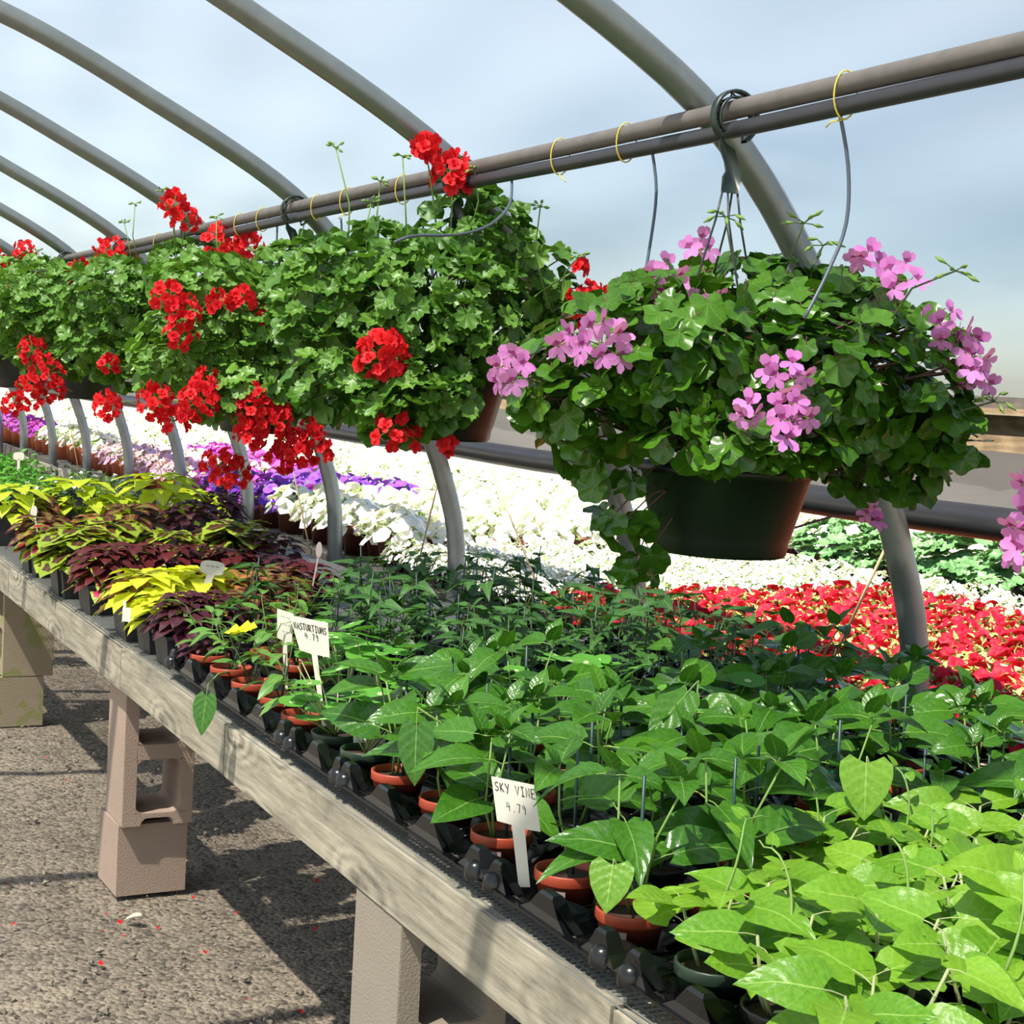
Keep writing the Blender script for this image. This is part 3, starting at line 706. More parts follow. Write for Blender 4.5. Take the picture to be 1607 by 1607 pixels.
def proto_citrus(seed, pot='terra', flower=False):
    r = random.Random(seed); P = [('pot', POTS[pot], Matrix()), ('soil', SOIL, Matrix())]; m = MB()
    for s_ in range(3):
        a = r.uniform(0, 6); d = V((math.cos(a) * .5, math.sin(a) * .5, 1)); b = V((0, 0, .05)); hh = r.uniform(.08, .13); m.tube([b, b + d * hh], [.002, .0013], 4)
        for k in range(6):
            aa = a + k * 2.4; p = b + d * hh * (.35 + .65 * k / 5); P.append(('leaf', r.choice(CIT), frame(p, V((math.cos(aa), math.sin(aa), r.uniform(-.2, .5))), V((r.uniform(-.3, .3), r.uniform(-.3, .3), 1)), r.uniform(.035, .06))))
    P.append(('stem', m.mesh('stem', ['darkstem']), Matrix()))
    if flower:
        fm = bloom_petunia(.016, 10, .2).mesh('flower', ['pyellow', 'pyellow'])
        for k in range(4): P.append(('flower', fm, frame((r.uniform(-.04, .02), r.uniform(-.05, .0), .16 + r.uniform(0, .03)), V((1, 0, .2)), V((-.3, -.5, .8)))))
    return P
def proto_coleus(kind, seed, R=.1, n=26):
    r = random.Random(seed); P = [('pot', SQPOT, Matrix()), ('soil', SQSOIL, Matrix())]; m = MB()
    for k in range(4):
        a = k * 1.6 + r.random(); m.tube([(0, 0, .06), (.03 * math.cos(a), .03 * math.sin(a), .12)], .003, 5)
    P.append(('stem', m.mesh('stem', [COL_LEAF[kind][1]]), Matrix()))
    for k in range(n):
        u = (k + .5) / n; el = PI / 2 * (1 - u ** .8) ; a = k * 2.4 + r.uniform(-.3, .3)
        d = V((math.cos(a) * math.cos(el), math.sin(a) * math.cos(el), math.sin(el)))
        p = V((d.x * R * .55, d.y * R * .55, .09 + d.z * R * .75)); out = V((math.cos(a), math.sin(a), .35 - .5 * math.cos(el)))
        P.append(('leaf', r.choice(COLM[kind]), frame(p, out, d * .8 + V((r.uniform(-.2, .2), r.uniform(-.2, .2), .6)), R * (r.uniform(.4, .62) if kind in ('maroon', 'purple') else r.uniform(.55, .85)))))
    return P
def to_px(p):
    d = V(p) - EYE; q = RX * d.x + RY * d.y + RZ * d.z; return CC + F * q.x / q.z, CC + F * q.y / q.z
CLEAR = [(765, 1212, 852, 1395), (450, 958, 520, 1060), (432, 950, 464, 1015)]
def trim_leaves(o):
    """take off leaves that would hang over the face of a sign"""
    R = root_mtx(o)
    for ch in [c for c in bpy.data.objects if c.parent == o and c.name.startswith('leaf')]:
        pts = [R @ ch.matrix_basis @ V((0, t, 0)) for t in (.5, .9, 1.25)] + [R @ ch.matrix_basis @ V((x, .8, 0)) for x in (-.3, .3)]
        if any(b[0] < to_px(p)[0] < b[2] and b[1] < to_px(p)[1] < b[3] for p in pts for b in CLEAR): bpy.data.objects.remove(ch)
def root_mtx(o): return Matrix.Translation(o.location) @ o.rotation_euler.to_matrix().to_4x4() @ Matrix.Diagonal((*o.scale, 1))
def place(P, name, label, cat, loc, rz=0, sc=1.0, group=None):
    o = thing(name, label, cat, loc, rz, group); o.scale = (sc, sc, sc)
    for nm, me, mt in P: obj(nm, me, o, mt)
    return o

# ------------------------------------------------------------------ trays and pots on the near bench
TRAYS_Y = [(1.16, 1.305, 1.45), (1.64, 1.80), (2.0, 2.18, 2.355), (2.515, 2.65), (2.82, 2.98, 3.14, 3.31, 3.47)]
TX = [(1.05, 1.20, 1.35), (1.51, 1.66, 1.81), (1.97, 2.11)]
def tray_mesh(xs, ys):
    m = MB(); n = 24; hx = .075; 
    x0, x1 = xs[0] - hx, xs[-1] + hx; py = (ys[1] - ys[0]) / 2; y0, y1 = ys[0] - py + .004, ys[-1] + py - .004
    for cx in xs:
        for cy_ in ys:
            vs = []; prof = [(.038, .004), (.048, .006), (.056, .03), (.064, .036)]
            for (r_, z_) in prof:
                for j in range(n): th = 2 * PI * j / n; vs.append((cx + r_ * math.cos(th), cy_ + r_ * py / .075 * math.sin(th), z_))
            for j in range(n):
                th = 2 * PI * j / n; k = abs(math.sin(2 * th)) ** 1.2; rr_ = .07 + .03 * k
                vs.append((cx + min(rr_ * abs(math.cos(th)), hx - .001) * (1 if math.cos(th) > 0 else -1), cy_ + min(rr_ * abs(math.sin(th)), py - .002) * (1 if math.sin(th) > 0 else -1), .038 + .026 * k))
            fs = [(i * n + j, i * n + (j + 1) % n, (i + 1) * n + (j + 1) % n, (i + 1) * n + j) for i in range(4) for j in range(n)]
            fs.append(tuple(range(n))); m.add(vs, fs)
            for rr_, zz in ((.056, .044), (.064, .052)): m.tube([(cx + rr_ * math.cos(a), cy_ + rr_ * py / .075 * math.sin(a), zz) for a in [-PI * .1 + PI * .75 * i / 9 for i in range(10)]], .0016, 4)
    nsm = len(m.f)
    # lip, then scalloped walls: dips before each pot, tapering fins between pots
    for xx in (x0, x1): m.box((xx, (y0 + y1) / 2, .033), (.014, y1 - y0, .004))
    for yy in (y0, y1): m.box(((x0 + x1) / 2, yy, .033), (x1 - x0, .012, .004))
    def fin(p, along, across, half, wb, wt, h):
        # frustum fin: long base along 'along', blunt narrow top
        A = V(along); B = V(across); vs = []
        for (l, w_, z) in ((half, wb, .034), (half * .62, wb * .8, .046), (half * .30, wt * 1.1, .034 + h - .004), (half * .24, wt * .7, .034 + h)):
            for (a, b) in ((-1, -1), (1, -1), (1, 1), (-1, 1)): q = V(p) + A * l * a + B * w_ * b; vs.append((q.x, q.y, z))
        fs = [(k * 4 + q, k * 4 + (q + 1) % 4, k * 4 + 4 + (q + 1) % 4, k * 4 + 4 + q) for k in range(3) for q in range(4)] + [(12, 13, 14, 15)]
        m.add(vs, fs)
    px_ = [x0 + .012] + [(a + b) / 2 for a, b in zip(xs, xs[1:])] + [x1 - .012]
    py_ = [y0 + .016] + [(a + b) / 2 for a, b in zip(ys, ys[1:])] + [y1 - .016]
    for i, xx in enumerate(px_):
        for j, yy in enumerate(py_):
            fin((xx, yy, 0), (0, 1, 0), (1, 0, 0), py * .78 if 0 < j < len(py_) - 1 else py * .5, .014, .009, .036)
            if 0 < i < len(px_) - 1: fin((xx, yy, 0), (1, 0, 0), (0, 1, 0), .052, .014, .009, .034)
    nf = len(m.f)
    for xx in (x0 + .004, x1 - .004):
        for yy in (y0 + .01, y1 - .01): m.lathe([(.017, .028), (.017, .042), (.014, .049), (.008, .053), (.001, .054)], 14, (xx, yy, 0))
    me = m.mesh('carry_tray', ['black'], False); me.polygons.foreach_set('use_smooth', [k >= nf or k < nsm for k in range(len(m.f))]); return me
rowname = ('front', 'middle', 'back')
for i, ys in enumerate(TRAYS_Y):
    for j, xs in enumerate(TX):
        cx, cy_ = sum(xs) / len(xs), sum(ys) / len(ys)
        me = tray_mesh([x - cx for x in xs], [y - cy_ for y in ys])
        thing('carry_tray', f'black scalloped plastic carry tray, {ordw(i)} from the near end in the {rowname[j]} row of trays', 'tray', (cx, cy_, BZ + .004), 0, 'black carry trays on the bench', me)
PROTO = {'sky': [proto_sky(k, pot='terra') for k in range(4)] + [proto_sky(10 + k, pot='black') for k in range(4)],
         'heart': [proto_heart(k) for k in range(4)] + [proto_heart(k + 10, 'black') for k in range(3)],
         'nast': [proto_nast(k) for k in range(4)], 'susan': [proto_susan(k) for k in range(4)],
         'citrus': [proto_citrus(k) for k in range(3)], 'citrusflower': [proto_citrus(8, 'terra', True)]}
PL = {'sky': 'sky vine with big dark oval leaves', 'heart': 'vine with bright green heart-shaped leaves', 'nast': 'nasturtium with round green leaves', 'susan': 'thin twining vine with small leaves', 'citrus': 'young bushy plant with narrow leaves', 'citrusflower': 'young plant with yellow flowers'}
PN = {'sky': 'potted_sky_vine', 'heart': 'potted_heart_vine', 'nast': 'potted_nasturtium', 'susan': 'potted_twining_vine', 'citrus': 'potted_young_shrub', 'citrusflower': 'potted_flowering_shrub'}
FRONT = {}
rows = [x for t_ in TX for x in t_]; cols = [y for t_ in TRAYS_Y for y in t_]
r = random.Random(21)
for ri, x in enumerate(rows):
    for ci, y in enumerate(cols):
        k = 'sky'
        if ri == 0:
            k = {0: 'heart', 1: 'heart', 2: 'heart', 3: 'sky', 4: 'sky', 5: 'sky', 6: 'sky', 7: 'sky', 8: 'nast', 9: 'nast', 10: 'citrus', 11: 'citrus', 12: 'citrusflower', 13: 'citrus', 14: 'citrus'}[ci]
        elif y < 1.5 + (.18 if 1.3 < x < 1.7 else 0): k = 'heart'
        elif y > 3.2: k = 'citrus' if ri < 2 else 'susan'
        elif y > 2.75: k = 'citrus' if ri < 1 else ('nast' if ri == 1 else 'susan')
        elif y > 2.3: k = 'nast' if r.random() < .55 else 'sky'
        if ri >= 5 and y > 2.4 and k == 'sky' and r.random() < .5: k = 'susan'
        pool = PROTO[k]
        if k == 'sky': pool = pool[:4] if ri < 1 else pool
        if k == 'heart' and ri == 0 and ci == 2: pool = pool[:1]
        P = r.choice(pool)
        lab = f'{PL[k]}, {ordw(ci)} pot from near end, {ordw(ri)} row back'
        FRONT[(ri, ci)] = place(P, PN[k], lab, 'potted plant', (x + r.uniform(-.008, .008), y + r.uniform(-.008, .008), BZ + .012), (r.uniform(-.7, .7) if k in ('sky', 'heart') else r.uniform(0, 6.28)), (r.uniform(.9, 1.1) if ri else 1.0), 'potted vines standing in the black carry trays')
for key, o in FRONT.items():
    if key[0] == 0 and key[1] in (1, 2, 3, 4, 9, 10, 11): trim_leaves(o)
    if key[0] == 1 and key[1] in (2, 3): trim_leaves(o)
# loose pots between tray block and coleus
r = random.Random(33)
for i, (x, y, k) in enumerate([(1.2, 3.66, 'susan'), (1.34, 3.72, 'citrus'), (1.5, 3.66, 'susan'), (1.66, 3.7, 'susan'), (1.82, 3.66, 'susan'), (1.98, 3.7, 'susan'), (1.58, 3.86, 'susan'), (1.75, 3.88, 'susan'), (1.92, 3.88, 'susan'), (2.08, 3.85, 'susan'), (1.42, 3.9, 'citrus')]):
    place(r.choice(PROTO[k]), PN[k], f'{PL[k]}, between trays and coleus, {ordw(i)} counted', 'potted plant', (x, y, BZ + .005), r.uniform(0, 6), 1.05)

# big leaves that stand out in the photograph, each grown by one of the plants above
def root_mtx(o): return Matrix.Translation(o.location) @ o.rotation_euler.to_matrix().to_4x4() @ Matrix.Diagonal((*o.scale, 1))
def grow(o, pos, ydir, zdir, size, me, stemmat='stem'):
    inv = root_mtx(o).inverted(); w_ = frame(pos, ydir, zdir, size); obj('leaf', me, o, inv @ w_)
    m = MB(); b = inv @ V(pos); m.tube([(0, 0, .05), b * .6 + V((0, 0, .03)), b], [.0024, .002, .0015], 5); obj('leaf_stalk', m.mesh('leaf_stalk', [stemmat]), o)
def to_cam(p): return (EYE - V(p)).normalized()
FLAT = blade(1, .95, HT, .14, .06, .08, .12, 10, .012, seed=2, wave=.008).mesh('leaf', ['heart', 'palestem'])
FLATD = blade(1, .64, OV, .14, .06, .1, .3, 9, .006, seed=3).mesh('leaf', ['skyvine', 'stem'])
def grow_px(key, top, tip, y, me, tilt=(0, 0, 0)):
    a = at_y(*top, y); b = at_y(*tip, y - .02); d = b - a; grow(FRONT[key], a - d * .1, d, to_cam(a) + V(tilt), d.length, me)
grow_px((3, 3), (1360, 1196), (1356, 1286), 1.62, FLAT, (0, 0, .25))
grow_px((0, 3), (962, 1356), (950, 1432), 1.60, FLAT, (-.1, 0, .5))
grow_px((0, 13), (326, 1080), (316, 1142), 2.98, FLATD, (-.4, 0, .2))
grow_px((1, 6), (655, 1120), (650, 1215), 2.1, FLATD, (-.2, 0, .3))
grow_px((3, 6), (1090, 1075), (1030, 1140), 2.12, FLATD, (0, 0, .3))
grow_px((4, 4), (1180, 1200), (1300, 1165), 1.9, FLATD, (0, 0, .8))

# ------------------------------------------------------------------ coleus and others at the far end
COLE = [(20, 795, 'lime', .11), (125, 792, 'lime', .12), (250, 790, 'lime', .135), (65, 835, 'bronze', .09), (150, 825, 'orange', .08), (55, 870, 'scalloped lime-edged', .09), (95, 862, 'scalloped lime-edged', .1), (172, 850, 'scalloped lime-edged', .1),
        (265, 856, 'scalloped lime-edged', .085), (372, 852, 'scalloped lime-edged', .1), (205, 822, 'bronze', .1), (300, 815, 'purple', .1), (330, 850, 'bronze', .08), (10, 845, 'pink-centred', .08), (120, 892, 'maroon', .085), (165, 884, 'maroon', .09), (215, 882, 'maroon', .09), (265, 882, 'maroon', .09), (315, 880, 'maroon', .085), (365, 885, 'maroon', .085), (415, 890, 'purple', .08), (455, 897, 'purple', .08),
        (165, 925, 'orange', .07), (190, 950, 'yellow', .07), (222, 925, 'yellow', .085), (265, 918, 'yellow', .08), (312, 918, 'yellow', .085), (352, 915, 'orange', .075), (400, 918, 'orange', .075), (445, 925, 'olive', .07), (250, 965, 'purple', .075), (292, 955, 'purple', .08), (338, 950, 'purple', .075), (385, 945, 'bronze', .07), (240, 1000, 'purple', .05), (10, 900, 'pink-centred', .07), (345, 800, 'purple', .1), (60, 800, 'bronze', .09), (430, 862, 'purple', .09), (485, 905, 'maroon', .08), (445, 908, 'bronze', .075), (310, 790, 'lime', .09), (180, 800, 'lime', .09)]
cnt = {}; cache = {}; r = random.Random(4)
for px, py, kind, R in COLE:
    if kind == 'olive': kind = 'bronze'
    p = at_z(px, py, BZ + .085 + R * .6); cnt[kind] = cnt.get(kind, 0) + 1
    x = min(max(p.x, 1.05), 2.12); y = p.y + (x - p.x) * .25
    key = (kind, cnt[kind] % 2)
    if key not in cache: cache[key] = proto_coleus(kind, len(cache) * 3 + 1, .1, 44 if kind in ('maroon', 'purple') else 32)
    place(cache[key], 'potted_coleus', f'{kind} coleus in a black square pot, {ordw(cnt[kind] - 1)} of its colour from the left', 'coleus', (x, y, BZ + .005), r.choice((0, PI / 2, PI, -PI / 2)) + r.uniform(-.08, .08), R * 1.22 / .1, 'coleus plants on the far part of the bench')

def foliage_dome(n, R, H, L, W, mats, seed, z0=0., extra=None):
    r = random.Random(seed); m = MB(); sm = small_leaf(L, W)
    for k in range(n):
        a = r.uniform(0, 2 * PI); el = math.asin(r.random() ** .8); q = r.uniform(.6, 1)
        d = V((math.cos(a) * math.cos(el), math.sin(a) * math.cos(el), math.sin(el)))
        p = V((d.x * R * q, d.y * R * q, z0 + d.z * H * q)); t_ = V((d.x + r.uniform(-.6, .6), d.y + r.uniform(-.6, .6), r.uniform(-.3, .7)))
        m.merge(sm, frame(p, t_, d + V((r.uniform(-.4, .4), r.uniform(-.4, .4), .5)), r.uniform(.7, 1.25)))
    return m
def proto_bloom(color, seed, R, H, zpot, pot, nb, br, leafmat_, joined, throat='throat', droop=.2, nl=150, ll=.03):
    r = random.Random(seed); P = [('pot', pot, Matrix())]
    P.append(('foliage', foliage_dome(nl, R, H, ll, ll * .55, None, seed, zpot).mesh('foliage', [leafmat_]), Matrix()))
    meshes = [bloom_petunia(1, 10, .16, k) for k in range(2)]; mm = [q.mesh('bloom', [color, throat]) for q in meshes] if not joined else None; jm = MB()
    for k in range(nb):
        a = k * 2.4 + r.uniform(-.3, .3); el = math.asin(max(0, min(1, ((k + .5) / nb) ** .9 - droop * .2))); el = PI / 2 - (PI / 2 - el) 
        d = V((math.cos(a) * math.cos(el), math.sin(a) * math.cos(el), math.sin(el)))
        p = V((d.x * R * 1.02, d.y * R * 1.02, zpot + d.z * H * 1.05 + .004)); mt = frame(p, V((-d.y, d.x, .2)), d + V((r.uniform(-.3, .3), r.uniform(-.3, .3), .35)), br * r.uniform(.8, 1.15))
        if joined: jm.merge(meshes[k % 2], mt)
        else: P.append(('bloom', mm[k % 2], mt))
    if joined: P.append(('blooms', jm.mesh('blooms', [color, throat]), Matrix()))
    return P
def put_bloom(P, name, label, cat, loc, rz, sc, group):
    o = thing(name, label, cat, loc, rz, group); o.scale = (sc, sc, sc)
    for nm, me, mt in P:
        c = obj(nm, me, o, mt)
        if nm in ('foliage', 'blooms'): c['kind'] = 'stuff'
    return o
# impatiens-like plants at far left of the near bench
bp = [proto_bloom('pwhite', 60 + k, .11, .12, .07, SQPOT, 14, .011, 'citrus', True, 'ppink', nl=130) for k in range(2)]
gp = [proto_bloom('nast', 70 + k, .12, .14, .07, SQPOT, 4, .008, 'nast', True, 'nast', nl=170, ll=.04) for k in range(2)]
for i, (px, py, k) in enumerate([(95, 742, 0), (125, 752, 1), (165, 756, 0), (195, 762, 1), (70, 765, 0)]):
    p = at_z(px, py, BZ + .15); put_bloom(bp[k], 'potted_impatiens', f'small plant with tiny white flowers left of the lime coleus, {ordw(i)} counted', 'potted plant', (min(p.x, 2.1), p.y, BZ + .005), i, 1, 'white-flowered plants behind the lime coleus')
for i, (px, py) in enumerate([(10, 740), (45, 752), (-25, 760), (-10, 725), (30, 728)]):
    p = at_z(px, py, BZ + .15); put_bloom(gp[i % 2], 'potted_herb', f'leafy bright green plant at the far left end of the bench, {ordw(i)} counted', 'potted plant', (min(p.x, 2.1), p.y, BZ + .005), i, 1, 'green plants at the far end of the bench')

# ------------------------------------------------------------------ outer bench: bedding plants
r = random.Random(12)
def bed_pot(mat, r1, h): return pot_round(r1, r1 * .75, h, mat, 12)
cell = bed_pot('black', .07, .07); M['terra_sunlit'] = plain('sunlit_terracotta_plastic', '#cf6f4c', .5, 0, .12); tp = bed_pot('terra_sunlit', .075, .12); bpz = bed_pot('terra2', .08, .12)  # brighter copy of the terracotta: sunlight on these pots is put into the colour
RED = [proto_bloom('bedred', k, .10, .06, .055, cell, 19, .023, 'bedleaf', False, 'bedred', nl=200, ll=.024) for k in range(5)]
REDJ = [proto_bloom('bedred', k + 9, .10, .06, .055, cell, 19, .023, 'bedleaf', True, 'bedred', nl=160, ll=.024) for k in range(4)]
ALY = [proto_bloom('pwhite', k + 20, .11, .08, .05, cell, 120, .009, 'petleaf', True, 'throat', nl=80, ll=.02) for k in range(4)]
def petu(c, j, k, th='throat', nb=20): return proto_bloom(c, 30 + k, .125, .12, .10, bpz, nb, .036, 'petleaf', j, th, nl=90)
PW = [petu('pwhite', False, k, 'pwhite', 24) for k in range(4)]; PWJ = [petu('pwhite', True, k + 4, 'pwhite', 26) for k in range(4)]
PV = [petu('pviolet', False, k, 'pviolet') for k in range(2)]; PM = [petu('pmag', False, k + 3, 'pmag') for k in range(2)]
PVJ = [petu('pviolet', True, k, 'pviolet') for k in range(2)]; PMJ = [petu('pmag', True, k + 3, 'pmag') for k in range(2)]
def petp(c, k): return proto_bloom(c, 40 + k, .11, .10, .11, tp, 22, .03, 'petleaf', True, c, nl=110)
PP = [petp('ppink', k) for k in range(3)]; PT = [petp('pwhite', k + 5) for k in range(2)]; PG = [petp('pmag', k + 9) for k in range(2)]
Z = bz + .006
def zone(y0, y1, x0, x1, st, pick, name, label, cat, group, sc=(.9, 1.1)):
    yy = y0; ci = 0
    while yy < y1:
        xx = x0; ri = 0
        while xx < x1:
            put_bloom(pick(xx, yy), name, f'{label}, {ordw(ci)} from the near end, {ordw(ri)} row back', cat, (xx + r.uniform(-.02, .02), yy + r.uniform(-.02, .02), Z), r.uniform(0, 6), r.uniform(*sc), group)
            xx += st; ri += 1
        yy += st; ci += 1
zone(1.25, 4.5, 2.53, 3.95, .165, lambda x, y: r.choice(RED if x < 3.3 else REDJ), 'red_bedding_plant', 'red bedding plant in the red block', 'bedding plant', 'red bedding plants on the outer bench', (.95, 1.15))
zone(4.62, 5.75, 2.50, 4.1, .17, lambda x, y: r.choice(ALY), 'white_bedding_plant', 'tiny-flowered white plant beside the red block', 'bedding plant', 'tiny-flowered white plants on the outer bench')
zone(2.2, 4.5, 3.98, 4.3, .17, lambda x, y: r.choice(ALY), 'white_bedding_plant', 'white plant behind the red block', 'bedding plant', 'white plants behind the red block')
zone(5.9, 7.35, 2.56, 4.7, .21, lambda x, y: r.choice(PW if x < 3.3 else PWJ), 'white_petunia', 'white petunia in the large white block', 'petunia', 'white petunias on the outer bench')
zone(7.45, 8.6, 3.45, 4.7, .24, lambda x, y: r.choice(PWJ), 'white_petunia', 'white petunia behind the violet ones', 'petunia', 'white petunias behind the violet ones')
zone(7.45, 8.6, 2.56, 3.4, .22, lambda x, y: r.choice((PM if r.random() < .4 else PV) if x < 2.9 else PVJ), 'violet_petunia', 'violet or magenta petunia past the white block', 'petunia', 'violet and magenta petunias on the outer bench')
zone(9.0, 11.0, 2.54, 3.0, .2, lambda x, y: r.choice(PP), 'pink_petunia', 'pale pink petunia in terracotta', 'petunia', 'pale pink petunias in terracotta pots')
zone(9.0, 11.2, 3.1, 4.7, .27, lambda x, y: r.choice(PMJ if x < 3.6 else PWJ), 'bright_petunia', 'petunia behind the pale pink pots', 'petunia', 'petunias behind the pale pink pots')
zone(11.3, 16.8, 2.56, 4.7, .3, lambda x, y: r.choice(PG if (x < 2.7 and y > 13.4) else (PT if x < 2.7 else PWJ)), 'far_petunia', 'petunia at the far bench end', 'petunia', 'petunias at the far end of the outer bench', (1.1, 1.3))
# two violet petunias standing out in the white block
for i, (px, py) in enumerate([(822, 797), (905, 803), (862, 806)]):
    p = at_z(px, py, Z + .17); put_bloom(proto_bloom('pviolet', 90 + i, .11, .1, .10, bpz, 3, .03, 'petleaf', False, 'pinkdark', nl=170), 'violet_petunia', f'green petunia with a few violet blooms beside the hanging stems, {ordw(i)} counted', 'petunia', (p.x, p.y, Z), i, 1, 'sparse violet petunias at the block edge')
# leafy geraniums at the back of the outer bench
ZJ = MB()
def proto_ger(seed, n=70, R=.19, H=.2):
    r = random.Random(seed); P = [('pot', bed_pot('black', .09, .12), Matrix())]; jm = MB()
    for k in range(n + 60):
        a = r.uniform(0, 6.28); el = math.asin(r.random()); q = r.uniform(.85, 1) if k < n else r.uniform(.4, .8)
        d = V((math.cos(a) * math.cos(el), math.sin(a) * math.cos(el), math.sin(el))); p = V((d.x * R * q, d.y * R * q, .1 + d.z * H * q))
        mt = frame(p, V((d.x + r.uniform(-.5, .5), d.y + r.uniform(-.5, .5), -.3)), d + V((0, 0, .4)), r.uniform(.03, .045))
        if k < n: P.append(('leaf', r.choice(ZONP), mt))
        else: jm.merge(ZON_MB, mt)
    P.append(('foliage', jm.mesh('foliage', ['zonalpale', 'stem']), Matrix())); return P
GER = [proto_ger(k) for k in range(3)]; gi = 0
for yy in (1.9, 2.3, 2.7, 3.1, 3.5, 3.9, 4.3, 4.7, 5.1, 5.5):
    for xx in (4.5,):
        put_bloom(r.choice(GER), 'potted_geranium', f'leafy green geranium along the outer bench rear, {ordw(gi)} from the near end', 'potted plant', (xx + r.uniform(-.04, .04), yy, Z), r.uniform(0, 6), r.uniform(.95, 1.15), 'leafy geraniums behind the red block'); gi += 1

# ------------------------------------------------------------------ hanging baskets
BPOT = MB(); BPOT.lathe([(.001, -.158), (.118, -.158), (.123, -.152), (.126, -.128), (.129, -.122), (.158, -.012), (.166, -.01), (.167, .004), (.162, .006), (.155, .0), (.15, -.02), (.001, -.03)], 36)
BPOTM = BPOT.mesh('pot', ['basketpot'])
BSOIL = MB(); BSOIL.disc(.152, -.022, 20, bump=.006); BSOILM = BSOIL.mesh('soil', ['soil'])
def hook_mesh(drop, rim):
    """C-shaped trussed hook round both pipes, fan plate and four wires down to the pot rim; origin at the pipe"""
    m = MB(); n = 22; a0, a1 = math.radians(-62), math.radians(232)
    for rr_, th in ((.047, .005), (.036, .004)):
        vs = []
        for i in range(n + 1):
            a = a0 + (a1 - a0) * i / n
            for q in (rr_ - th / 2, rr_ + th / 2):
                for y in (-.008, .008): vs.append((q * math.cos(a), y, -.014 + q * math.sin(a)))
        fs = []
        for i in range(n):
            o = i * 4
            for (p, q) in ((0, 1), (1, 3), (3, 2), (2, 0)): fs.append((o + p, o + q, o + 4 + q, o + 4 + p))
        m.add(vs, fs)
    for i in range(14):
        a = a0 + (a1 - a0) * (i + .2) / 14; b = a + (a1 - a0) / 14 * (.9 if i % 2 else -.4)
        m.tube([(.0365 * math.cos(a), 0, -.014 + .0365 * math.sin(a)), (.0455 * math.cos(b), 0, -.014 + .0455 * math.sin(b))], .002, 4)
    # arm from the ring to the fan plate (lies across the pipe direction)
    arm = [(-.03, -.048), (-.018, -.062), (.002, -.072), (.016, -.1), (.02, -.118), (.018, -.15), (-.018, -.15), (-.018, -.122), (-.012, -.112), (-.016, -.096), (-.03, -.07)]
    for yy in (0,):
        vs = [(x, y, z) for y in (-.003, .003) for x, z in arm]; k = len(arm)
        m.add(vs, [tuple(range(k)), tuple(range(2 * k - 1, k - 1, -1))] + [(i, (i + 1) % k, k + (i + 1) % k, k + i) for i in range(k)])
    for i, (x, y) in enumerate(((-rim, 0), (rim, 0), (0, -rim), (0, rim))):
        x0 = (-.016, .016, -.005, .005)[i]
        m.tube([(x0, 0, -.146), (x0 * 1.1 + x * .06, y * .06, -.2), (x, y, -drop)], .0022, 5)
    return m.mesh('hanger', ['hook'])
def umbel(seed, tip, base, n=6, drop=.5, size=.03, mats=('darkstem', 'stem')):
    """long flower stalk with a head of closed buds"""
    r = random.Random(seed); m = MB(); tip = V(tip); base = V(base); mid = (tip + base) / 2 + V((r.uniform(-.02, .02), r.uniform(-.02, .02), .01))
    m.tube([base, mid, tip], [.0022, .002, .0018], 5, 0)
    for k in range(n):
        a = 2 * PI * k / n + r.uniform(-.3, .3); d = V((math.cos(a), math.sin(a), r.uniform(-.4, 1.0) if drop else .8)).normalized()
        e = tip + d * size * .6; f = e + (d + V((0, 0, -drop))).normalized() * size * .7
        m.tube([tip, e], .0011, 4, 0); m.tube([e, e * .5 + f * .5, f], [.0016, .0042, .0008], 5, 1)
    return m.mesh('bud_cluster', list(mats))
def film_x(z):
    for (xa, za), (xb, zb) in zip(HALF, HALF[1:]):
        if za <= z <= zb: return xa + (xb - xa) * (z - za) / max(1e-6, zb - za)
    return 2.32
def inside(p, marg=.07):
    p = V(p)
    for _ in range(60):
        if p.x <= film_x(p.z) - marg: break
        p = EYE + (p - EYE) * .985
    return p
